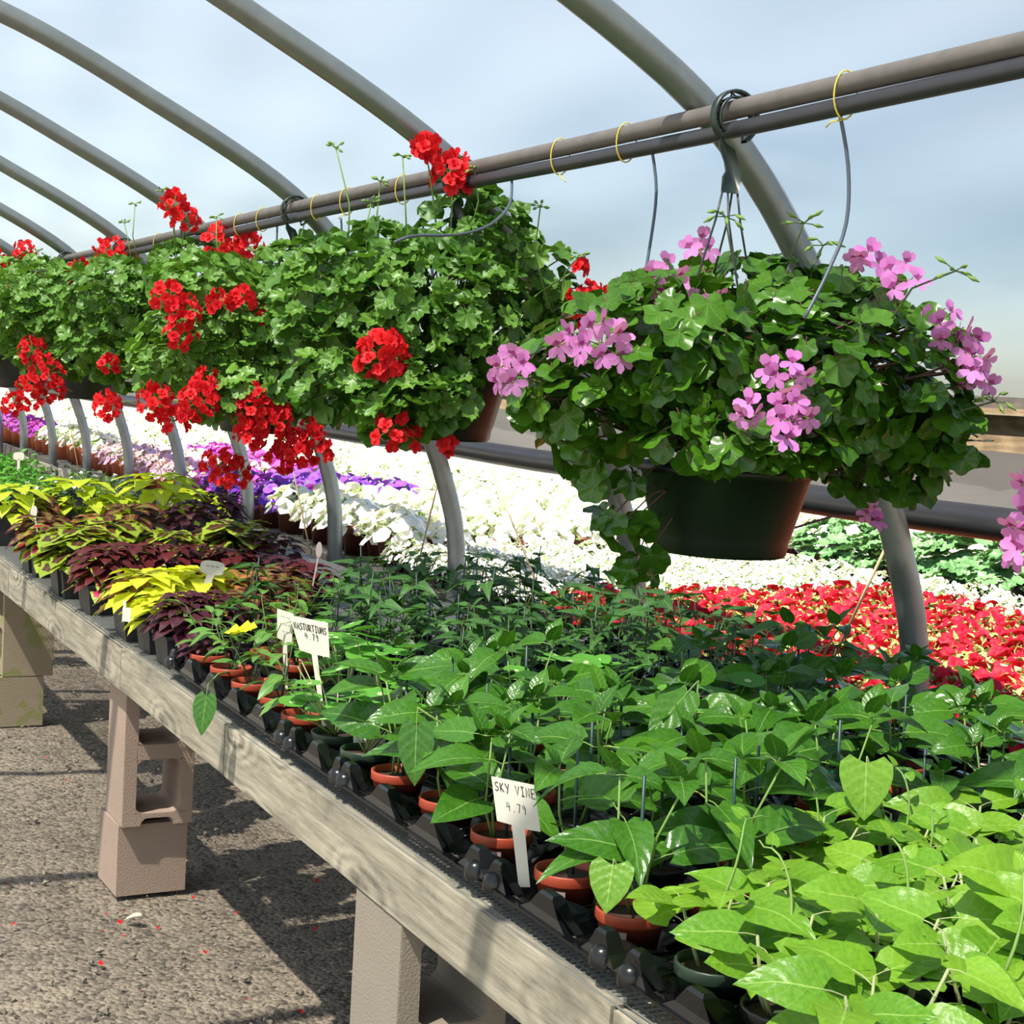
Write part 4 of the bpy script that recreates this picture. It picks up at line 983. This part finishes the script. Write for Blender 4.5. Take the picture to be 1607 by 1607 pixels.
def basket(name, label, Y, rim, lobes, leafset, leafmb, lsize, n_part, n_in, stemm, leafmats, seed):
    r = random.Random(seed); c = at_y(*rim, Y); o = thing(name, label, 'hanging basket', c, 0, 'geranium baskets hung from the pipe')
    obj('pot', BPOTM, o); obj('soil', BSOILM, o)
    pz = pipe_z(Y); hk = V((PX, Y, pz)) - c
    obj('hanger', hook_mesh(hk.z + .0, .16), o, Matrix(((1, 0, 0, hk.x), (0, 1, 0, hk.y), (0, 0, 1, hk.z), (0, 0, 0, 1))) @ Matrix.Identity(4))
    L = []
    for (px, py, dy, rx, rz) in lobes: L.append((inside(at_y(px, py, Y + dy), rx * .8 + .02) - c, rx, rz))
    wts = [rx * (rx + rz) for _, rx, rz in L]; cand = []
    while len(cand) < n_part * 3.2:
        p0, rx, rz = r.choices(L, wts)[0]
        d = V((r.gauss(0, 1), r.gauss(0, 1), r.gauss(0, 1))).normalized(); k = r.uniform(.88, 1.06)
        p = p0 + V((d.x * rx * k, d.y * rx * k, d.z * rz * k))
        if any(((p - q).x / a) ** 2 + ((p - q).y / a) ** 2 + ((p - q).z / b) ** 2 < .72 for q, a, b in L): continue
        if math.hypot(p.x, p.y) < .175 and -.17 < p.z < .02: continue
        nrm = V((d.x / rx, d.y / rx, d.z / rz)).normalized(); cand.append((p, nrm))
    eye = EYE - c
    cand.sort(key=lambda t: -(t[1].dot((eye - t[0]).normalized()) + r.uniform(0, .25)))
    jm = MB(); sm = MB()
    for k, (p, nrm) in enumerate(cand[:int(n_part * 2.4)]):
        face = nrm * .9 + V((r.uniform(-.45, .45), r.uniform(-.45, .45), .55 + r.uniform(-.2, .3))); t_ = V((nrm.x * .6 + r.uniform(-.7, .7), nrm.y * .6 + r.uniform(-.7, .7), -.35 + r.uniform(-.5, .4)))
        s = lsize * r.uniform(.6, 1.15); mt = frame(p, t_, face, s); mt = mt @ T(0, -.9, 0)
        if k < n_part: obj('leaf', r.choice(leafset), o, mt)
        else: jm.merge(leafmb, mt)
        if k % 4 == 0: sm.tube([p * .35 + V((0, 0, .01)), p * .75 + V((0, 0, .03)), p - nrm * .02], .0018, 4, 0, False)
    for k in range(n_in):
        p0, rx, rz = r.choices(L, wts)[0]; d = V((r.gauss(0, 1), r.gauss(0, 1), r.gauss(0, 1))).normalized(); q = r.uniform(.3, .86); p = p0 + V((d.x * rx * q, d.y * rx * q, d.z * rz * q))
        if math.hypot(p.x, p.y) < .175 and -.17 < p.z < .0: continue
        jm.merge(leafmb, frame(p, V((r.uniform(-1, 1), r.uniform(-1, 1), r.uniform(-.6, .3))), d + V((0, 0, .6)), lsize * r.uniform(.7, 1.1)))
    obj('inner_leaves', jm.mesh('inner_leaves', leafmats), o, kind='stuff'); obj('stems', sm.mesh('stems', [stemm]), o, kind='stuff')
    return o, c
def sub_cluster(o, c, px, py, Y, R, kind, n, seed, split=True, stem_to=None, label=None):
    r = random.Random(seed); p = inside(at_y(px, py, Y)) - c
    base = stem_to if stem_to is not None else V((p.x * .45, p.y * .45, p.z * .7 - .06))
    toc = (EYE - c - p).normalized(); up = V((toc.x * .5, toc.y * .5, .75)); ax = (p - base).normalized() * .35 + up * .7; ax.normalize(); hub = p - ax * R * .75
    m = MB(); m.tube([base, base * .5 + hub * .5 + V((0, 0, .012)), hub], [.0026, .0024, .002], 5); jm = MB(); Q = []
    for k in range(n):
        u = (k + .5) / n; el = math.acos(1 - 1.45 * u); a = k * 2.4 + r.uniform(-.3, .3); t1 = ax.orthogonal().normalized(); t2 = ax.cross(t1)
        d = (ax * math.cos(el) + (t1 * math.cos(a) + t2 * math.sin(a)) * math.sin(el)).normalized()
        f = hub + d * R * r.uniform(.85, 1.05); m.tube([hub, f - d * .006], .001, 4, 0, False); rt = V((r.uniform(-1, 1), r.uniform(-1, 1), 1.2))
        nz = d * .7 + toc * (.75 if kind == 'pink' else .25) + V((r.uniform(-.3, .3), r.uniform(-.3, .3), r.uniform(-.1, .3)))
        Q.append(frame(f, rt, nz, r.uniform(.88, 1.15)))
    h = obj('flower_cluster', m.mesh('flower_cluster', ['redstem' if kind == 'pink' else 'stem']), o, label=label)
    if split:
        for q in Q: obj('floret', r.choice(PINKF if kind == 'pink' else REDF), h, q)
    else:
        for q in Q: jm.merge(r.choice(REDF_MB), q)
        f = obj('florets', jm.mesh('florets', ['red', 'stem']), h, kind='stuff')
    return h

IVM = ['ivy', 'redstem']; ZNM = ['zonal', 'stem']
o, c = basket('hanging_geranium_basket', 'pink-flowered ivy geranium in a dark hanging pot nearest the camera', 2.40, (1138, 735),
    [(1165, 590, 0, .27, .145), (1060, 560, -.1, .18, .14), (1260, 580, -.12, .2, .15), (960, 590, -.02, .16, .13), (1370, 590, .02, .17, .14), (1190, 480, .05, .16, .09), (1310, 500, .1, .14, .09), (1060, 500, .1, .12, .07),
     (1440, 660, .05, .1, .09), (1380, 710, .1, .13, .09), (960, 720, .02, .07, .07), (905, 660, 0, .08, .08), (975, 800, 0, .045, .07), (1005, 880, -.02, .03, .05), (1130, 690, -.22, .13, .05), (1490, 690, .05, .06, .05), (880, 610, -.03, .08, .07), (1240, 690, -.2, .1, .05)],
    IVY, IVY_MB, .0345, 300, 640, 'redstem', IVM, 101)
Y = 2.40
for i, (px, py, dy, n, R) in enumerate([(797, 566, -.06, 7, .032), (940, 520, -.2, 8, .04), (893, 532, -.2, 4, .022), (1040, 425, -.02, 7, .036), (1105, 455, .0, 5, .03), (1098, 378, .03, 3, .02), (1237, 578, -.34, 6, .034), (1172, 640, -.36, 3, .016), (1245, 645, -.38, 6, .034),
                                        (1362, 396, .02, 4, .024), (1418, 420, .02, 6, .034), (1492, 500, .02, 6, .036), (1528, 545, .0, 7, .036), (1540, 585, .0, 4, .022), (1370, 800, .1, 3, .02)]):
    sub_cluster(o, c, px, py, Y + dy, R, 'pink', n, 200 + i)
for i, (t, b) in enumerate((((1262, 350), (1210, 470)), ((1500, 425), (1400, 500)), ((1138, 340), (1150, 470)), ((1292, 385), (1270, 480)), ((1280, 545), (1290, 600)), ((1560, 630), (1450, 680)), ((985, 510), (1000, 560)))):
    obj('bud_cluster', umbel(i, inside(at_y(*t, Y + .0)) - c, inside(at_y(*b, Y), .2) - c, 6, .1 if i in (0, 1) else .6, .034), o)
# bits of a pink geranium whose basket hangs outside the view at the right
o2 = thing('hanging_geranium_basket', 'pink geranium basket just beyond the right edge, only petals showing', 'hanging basket', at_y(1900, 830, 1.23), 0, 'geranium baskets hung from the pipe'); c2 = V(o2.location)
obj('pot', BPOTM, o2); obj('soil', BSOILM, o2); obj('hanger', hook_mesh(pipe_z(1.23) - c2.z, .16), o2, T(PX - c2.x, 1.23 - c2.y, pipe_z(1.23) - c2.z))
for i, (px, py) in enumerate(((1618, 745), (1607, 812), (1605, 845))): sub_cluster(o2, c2, px, py, 1.5, .022, 'pink', 4, 300 + i)

REDB = [
 ('red geranium basket behind the pink one, full dome of green leaves', 3.57, (697, 590),
  [(650, 500, 0, .28, .19), (745, 370, .02, .15, .1), (600, 420, 0, .16, .1), (820, 440, 0, .12, .13), (540, 590, -.08, .13, .12), (640, 620, -.2, .13, .1), (850, 520, -.03, .11, .11), (510, 480, 0, .13, .15), (610, 655, -.18, .08, .06), (700, 620, -.22, .08, .06), (720, 500, -.1, .2, .16), (740, 320, .04, .06, .05), (880, 470, .05, .06, .07)],
  [(712, 252, 0, 22, .052), (668, 220, .02, 10, .03), (597, 538, -.27, 24, .055), (938, 463, .05, 24, .056), (612, 662, -.3, 7, .04), (640, 680, -.28, 5, .03), (912, 415, .0, 3, .012), (700, 695, -.28, 3, .016)],
  [(527, 232, 545, 420), (597, 285, 600, 420), (632, 245, 640, 400), (583, 318, 580, 420), (848, 325, 860, 480), (910, 400, 880, 470), (745, 265, 735, 380), (720, 485, 720, 560), (600, 350, 605, 410)]),
 ('red geranium basket third along, with the heaviest red flower heads', 4.78, (410, 600),
  [(400, 530, 0, .3, .2), (330, 455, 0, .2, .1), (470, 440, 0, .16, .13), (300, 560, -.05, .18, .17), (470, 600, -.05, .18, .14), (380, 620, -.15, .2, .1), (440, 520, -.1, .2, .16), (520, 420, 0, .1, .1)],
  [(445, 437, -.05, 22, .055), (262, 452, -.25, 12, .045), (285, 475, -.27, 14, .05), (280, 510, -.27, 10, .045), (345, 463, -.25, 8, .034), (380, 460, -.25, 9, .036), (415, 490, -.25, 6, .03), (310, 615, -.32, 20, .056), (320, 590, -.3, 10, .04), (395, 620, -.34, 20, .06), (425, 645, -.34, 22, .06), (395, 665, -.33, 16, .05), (465, 690, -.32, 18, .055), (490, 670, -.3, 9, .04), (240, 615, -.3, 14, .05), (270, 650, -.3, 8, .04), (505, 700, -.3, 8, .04), (445, 710, -.3, 10, .045), (340, 720, -.25, 10, .05), (365, 735, -.2, 12, .05)],
  [(340, 340, 350, 430), (400, 395, 410, 470), (480, 340, 478, 420), (425, 560, 420, 620)]),
 ('red geranium basket fourth along, red heads touching the pipes', 5.95, (275, 560),
  [(270, 500, 0, .34, .2), (200, 470, 0, .25, .14), (310, 430, 0, .2, .13), (250, 570, -.05, .22, .12), (180, 540, 0, .2, .14)],
  [(350, 362, .0, 18, .06), (390, 372, .0, 16, .055), (272, 308, 0, 14, .05), (290, 330, 0, 12, .05), (168, 565, -.3, 7, .035), (165, 628, -.3, 14, .05), (230, 600, -.3, 10, .04)],
  [(212, 320, 220, 430), (195, 350, 210, 430), (255, 300, 280, 420)]),
 ('red geranium basket fifth along the pipes, small lobed leaves', 7.05, (140, 570),
  [(130, 500, 0, .36, .22), (70, 480, 0, .26, .18), (170, 450, 0, .2, .12), (110, 560, -.05, .26, .1)],
  [(178, 380, 0, 20, .075), (200, 388, 0, 8, .05), (125, 416, -.1, 18, .065), (48, 538, -.3, 14, .055), (70, 572, -.32, 20, .07), (42, 598, -.3, 12, .05), (82, 602, -.3, 10, .05), (60, 618, -.25, 8, .045), (18, 625, -.2, 12, .05)],
  [(60, 395, 80, 450)]),
 ('red geranium basket sixth along the pipes at the left edge', 8.29, (35, 560), [(30, 500, 0, .4, .26), (60, 460, 0, .25, .18), (0, 470, 0, .3, .2)],
  [(40, 384, 0, 14, .06), (12, 458, -.2, 14, .07), (68, 433, 0, 5, .04), (5, 500, -.3, 6, .04), (-5, 400, 0, 10, .06)], []),
 ('red geranium basket farthest along, cut by the left edge', 9.65, (-40, 560), [(-30, 500, 0, .5, .3), (10, 490, 0, .4, .25)], [(-5, 455, 0, 12, .07), (3, 560, -.2, 8, .06)], [])]
for bi, (lab, Y, rim, lobes, heads, buds) in enumerate(REDB):
    o, c = basket('hanging_geranium_basket', lab, Y, rim, lobes, ZON, ZON_MB, (.033, .031, .031, .033, .037, .042)[bi], (300, 300, 300, 260, 200, 140)[bi], (620, 620, 520, 420, 320, 260)[bi], 'stem', ZNM, 400 + bi)
    for i, (px, py, dy, n, R) in enumerate(heads): sub_cluster(o, c, px, py, Y + dy, R, 'red', int(n * 1.35), 500 + bi * 40 + i, bi < 2)
    for i, (tx, ty, bx_, by_) in enumerate(buds): obj('bud_cluster', umbel(600 + bi * 20 + i, inside(at_y(tx, ty, Y)) - c, inside(at_y(bx_, by_, Y), .2) - c, 7, .2, .02, ('stem', 'stem')), o)

# ------------------------------------------------------------------ signs and plant labels
def on_plane(px, py, P0, N):
    d = ray(px, py); return EYE + d * (N.dot(P0 - EYE) / N.dot(d))
def plate(name, label, cat, P0, N, polys, mat='white', th=.0012, quad=None, lines=()):
    P0 = V(P0); N = V(N).normalized(); m = MB(); R3 = [[on_plane(*q, P0, N) - P0 for q in poly] for poly in polys]
    for pts in R3:
        k = len(pts); vs = [p + N * th / 2 for p in pts] + [p - N * th / 2 for p in pts]
        m.add(vs, [tuple(range(k)), tuple(range(2 * k - 1, k - 1, -1))] + [(i, (i + 1) % k, k + (i + 1) % k, k + i) for i in range(k)])
    o = thing(name, label, cat, P0, 0); obj('plate', m.mesh('plate', [mat], False), o)
    if quad:
        A, B_, C_, D_ = [on_plane(*q, P0, N) - P0 for q in quad]; w_ = (B_ - A).length
        for (txt, u0, u1, v0, v1, thick) in lines:
            lm = MB(); n = len(txt); r_ = random.Random(len(txt))
            for i, ch in enumerate(txt):
                for st in STROKES.get(ch, []):
                    pts = []
                    for (x, y) in st:
                        u = u0 + (u1 - u0) * (i + .12 + .72 * x) / n; v = v0 + (v1 - v0) * (1 - y) + r_.uniform(-.004, .004)
                        pts.append((A * (1 - u) + B_ * u) * (1 - v) + (D_ * (1 - u) + C_ * u) * v + N * (th / 2 + .0004))
                    lm.tube(pts, w_ * thick, 4)
            obj('lettering', lm.mesh('lettering', ['ink']), o)
    return o
STROKES = {'S': [[(.95, .9), (.5, 1), (.1, .8), (.3, .55), (.8, .45), (.9, .2), (.5, 0), (0, .1)]], 'K': [[(.1, 1), (.1, 0)], [(.9, 1), (.12, .5), (.95, 0)]], 'Y': [[(0, 1), (.5, .5)], [(1, 1), (.4, -.1)]],
           'V': [[(0, 1), (.45, 0), (.95, 1)]], 'I': [[(.5, 1), (.5, 0)], [(.1, 1), (.9, 1)], [(.1, 0), (.9, 0)]], 'N': [[(.05, 0), (.05, 1), (.9, 0), (.9, 1)]], 'E': [[(.95, 1), (.1, 1), (.1, 0), (1, 0)], [(.1, .5), (.8, .5)]],
           'A': [[(0, 0), (.5, 1), (1, 0)], [(.2, .4), (.8, .4)]], 'T': [[(0, 1), (1, 1)], [(.5, 1), (.5, 0)]], 'U': [[(.05, 1), (.05, .2), (.5, 0), (.9, .2), (.9, 1)]], 'R': [[(.1, 0), (.1, 1), (.8, .9), (.8, .6), (.1, .5), (.9, 0)]],
           'M': [[(0, 0), (.1, 1), (.5, .4), (.9, 1), (1, 0)]], '4': [[(.3, 1), (.0, .45), (.9, .5)], [(.7, .9), (.65, 0)]], '7': [[(.05, .95), (.9, 1), (.4, 0)]], '9': [[(.85, .7), (.5, 1), (.15, .75), (.4, .5), (.85, .7), (.7, 0)]], '.': [[(.4, .05), (.5, .0)]],
           '~': [[(0, .5), (.2, .8), (.4, .3), (.6, .7), (.8, .4), (1, .6)]], '|': [[(.5, 1), (.5, 0)]], '-': [[(.1, .5), (.9, .5)]], ' ': []}
SG = 'plant sign'
plate('plant_sign', 'cream sky vine sign with handwritten name and price in the front row pot', SG, at_z(822, 1386, .75), (-.5, -.84, .1),
      [[(771, 1218), (838.5, 1232), (848.5, 1305.5), (823.5, 1301), (832, 1392), (814, 1392), (803, 1294.5), (780, 1288)]], quad=[(771, 1218), (838.5, 1232), (848.5, 1305.5), (780, 1288)],
      lines=[('SKY VINE', .04, 1.0, .10, .30, .011), ('4.79', .26, .74, .50, .70, .008)])
plate('plant_sign', 'larger white nasturtium sign leaning left, with a handwritten price', SG, at_z(511, 1158, .745), (-.42, -.9, .1),
      [[(454, 965), (514.5, 977.5), (517.5, 1032), (498, 1028), (514, 1158), (508, 1158), (489, 1026.5), (470.5, 1020)]], quad=[(454, 965), (514.5, 977.5), (517.5, 1032), (466, 1020)],
      lines=[('NASTURTIUMS', .06, .95, .17, .36, .012), ('4.79', .32, .72, .42, .6, .01)])
plate('plant_sign', 'narrow white sign with faint scrawl left of the nasturtium sign', SG, at_z(447, 1082, .75), (-.42, -.9, .1),
      [[(435, 955), (461, 963), (458, 1008.5), (450.5, 1007), (452, 1082), (445, 1082), (443.5, 1005), (435, 1001)]], quad=[(435, 955), (461, 963), (458, 1008.5), (435, 1001)],
      lines=[('~~', .2, .9, .15, .28, .007), ('~~~', .15, .9, .42, .52, .007), ('~~', .3, .85, .66, .76, .007)])
def ell(cx, cy_, a, b, n=16, p=2.0, rot=0):
    out = []
    for i in range(n):
        t = 2 * PI * i / n; x = a * math.copysign(abs(math.cos(t)) ** (2 / p), math.cos(t)); y = b * math.copysign(abs(math.sin(t)) ** (2 / p), math.sin(t))
        out.append((cx + x * math.cos(rot) - y * math.sin(rot), cy_ + x * math.sin(rot) + y * math.cos(rot)))
    return out
plate('plant_tag', 'cream T-shaped tag with rounded head over the yellow coleus', 'plant tag', at_z(311, 952, .79), (-.3, -.95, .1), [ell(333.5, 891, 19.5, 11, 18, 3.2, .14), [(325.5, 899), (337, 902), (315, 952), (307, 950)]], quad=[(320, 884), (348, 888), (347, 896), (319, 893)], lines=[('~~~', .1, .9, .1, .6, .012)])
plate('plant_tag', 'white round-headed tag among green plants at the far left', 'plant tag', at_z(28, 755, .84), (-.3, -.95, .1), [ell(29.5, 716, 9, 6.5, 14, 3), [(27, 720), (31.5, 720), (30.5, 756), (26.5, 756)]])
plate('plant_tag', 'grey leaf-shaped tag standing between the lime coleus at left', 'plant tag', at_z(58, 836, .82), (-.3, -.95, .1), [ell(53, 803, 5.5, 10, 12, 2, .1), [(53, 810), (56, 810), (60, 836), (57.5, 836)]])
plate('plant_tag', 'thin oval tag on a stalk before the outer bench boards', 'plant tag', at_z(484, 950, .78), (-.3, -.95, .1), [ell(500.5, 863, 5, 13, 12, 2, .08), [(498, 874), (500.5, 874), (486, 950), (483.5, 950)]], 'greytag')
plate('plant_tag', 'small grey oval tag before the tiny white flowers at far left', 'plant tag', at_z(97, 765, .84), (-.3, -.95, .1), [ell(101, 742, 5.5, 8, 12, 2), [(99.5, 748), (101.5, 748), (99, 766), (97, 766)]], 'greytag')
PLB = 'plant label'
plate('plant_label', 'white rounded label in the dark green nasturtium pot', PLB, at_z(566, 1183, .75), (-.45, -.85, .15), [[(554, 1151), (557, 1148), (570, 1148), (573.5, 1151), (575, 1185), (556, 1187)]], quad=[(556, 1150), (572, 1150), (574, 1180), (557, 1181)], lines=[('~~', .1, .9, .1, .2, .012), ('~~~', .1, .9, .35, .45, .012), ('~~', .1, .9, .6, .7, .012)])
plate('plant_label', 'pale label hooked on the corner of a square black coleus pot', PLB, at_z(199, 978, .79), (-.4, -.9, .1), [[(192.5, 953), (206, 954), (205, 976), (191.5, 975)], [(193.5, 942), (198, 942), (198, 954), (193.5, 953)]])
plate('plant_label', 'white barcode label at the bottom edge near the right', PLB, at_z(1228, 1620, .745), (-.4, -.9, .15), [[(1213, 1590), (1216, 1586), (1244, 1585), (1247, 1589), (1247, 1630), (1213, 1630)]], quad=[(1214, 1588), (1246, 1588), (1246, 1622), (1214, 1622)], lines=[('--', .05, .95, .05, .3, .01), ('||||||||', .05, .95, .45, .9, .022)])
plate('plant_label', 'white printed label behind stems of the bright green heart vines', PLB, at_z(1276, 1528, .75), (-.4, -.9, .15), [[(1265, 1474), (1290, 1476), (1292, 1510), (1283, 1528), (1270, 1528)]], quad=[(1266, 1476), (1289, 1477), (1290, 1510), (1268, 1512)], lines=[('--', .2, .95, .15, .35, .03), ('||', .3, .9, .4, .95, .03)])
# stickers on the front terracotta pots
for (ri, ci), ang in (((0, 3), 3.9), ((0, 4), 4.0), ((0, 5), 4.1)):
    o = FRONT[(ri, ci)]; a = ang - o.rotation_euler.z
    m = MB(); n = 5; vs = []
    for k in range(n):
        th = a - .35 + .5 * k / (n - 1)
        for z in (.014, .042): rr_ = .034 + (.046 - .034) * .72 * (z / (.062 * .74)) + .0008; vs.append((rr_ * math.cos(th), rr_ * math.sin(th), z))
    m.add(vs, [(2 * k, 2 * k + 2, 2 * k + 3, 2 * k + 1) for k in range(n - 1)]); obj('sticker', m.mesh('sticker', ['greytag']), o)
    m = MB(); vs = []
    for k in range(3):
        th = a - .38 + .12 * k / 2
        for z in (.012, .034): rr_ = .034 + (.046 - .034) * .72 * (z / (.062 * .74)) + .0012; vs.append((rr_ * math.cos(th), rr_ * math.sin(th), z))
    m.add(vs, [(2 * k, 2 * k + 2, 2 * k + 3, 2 * k + 1) for k in range(2)]); obj('red_mark', m.mesh('red_mark', ['redtag']), o)
bpy.context.view_layer.update()
print('objects', len(bpy.data.objects), 'tris', sum(len(me.polygons) for me in bpy.data.meshes) * 2)
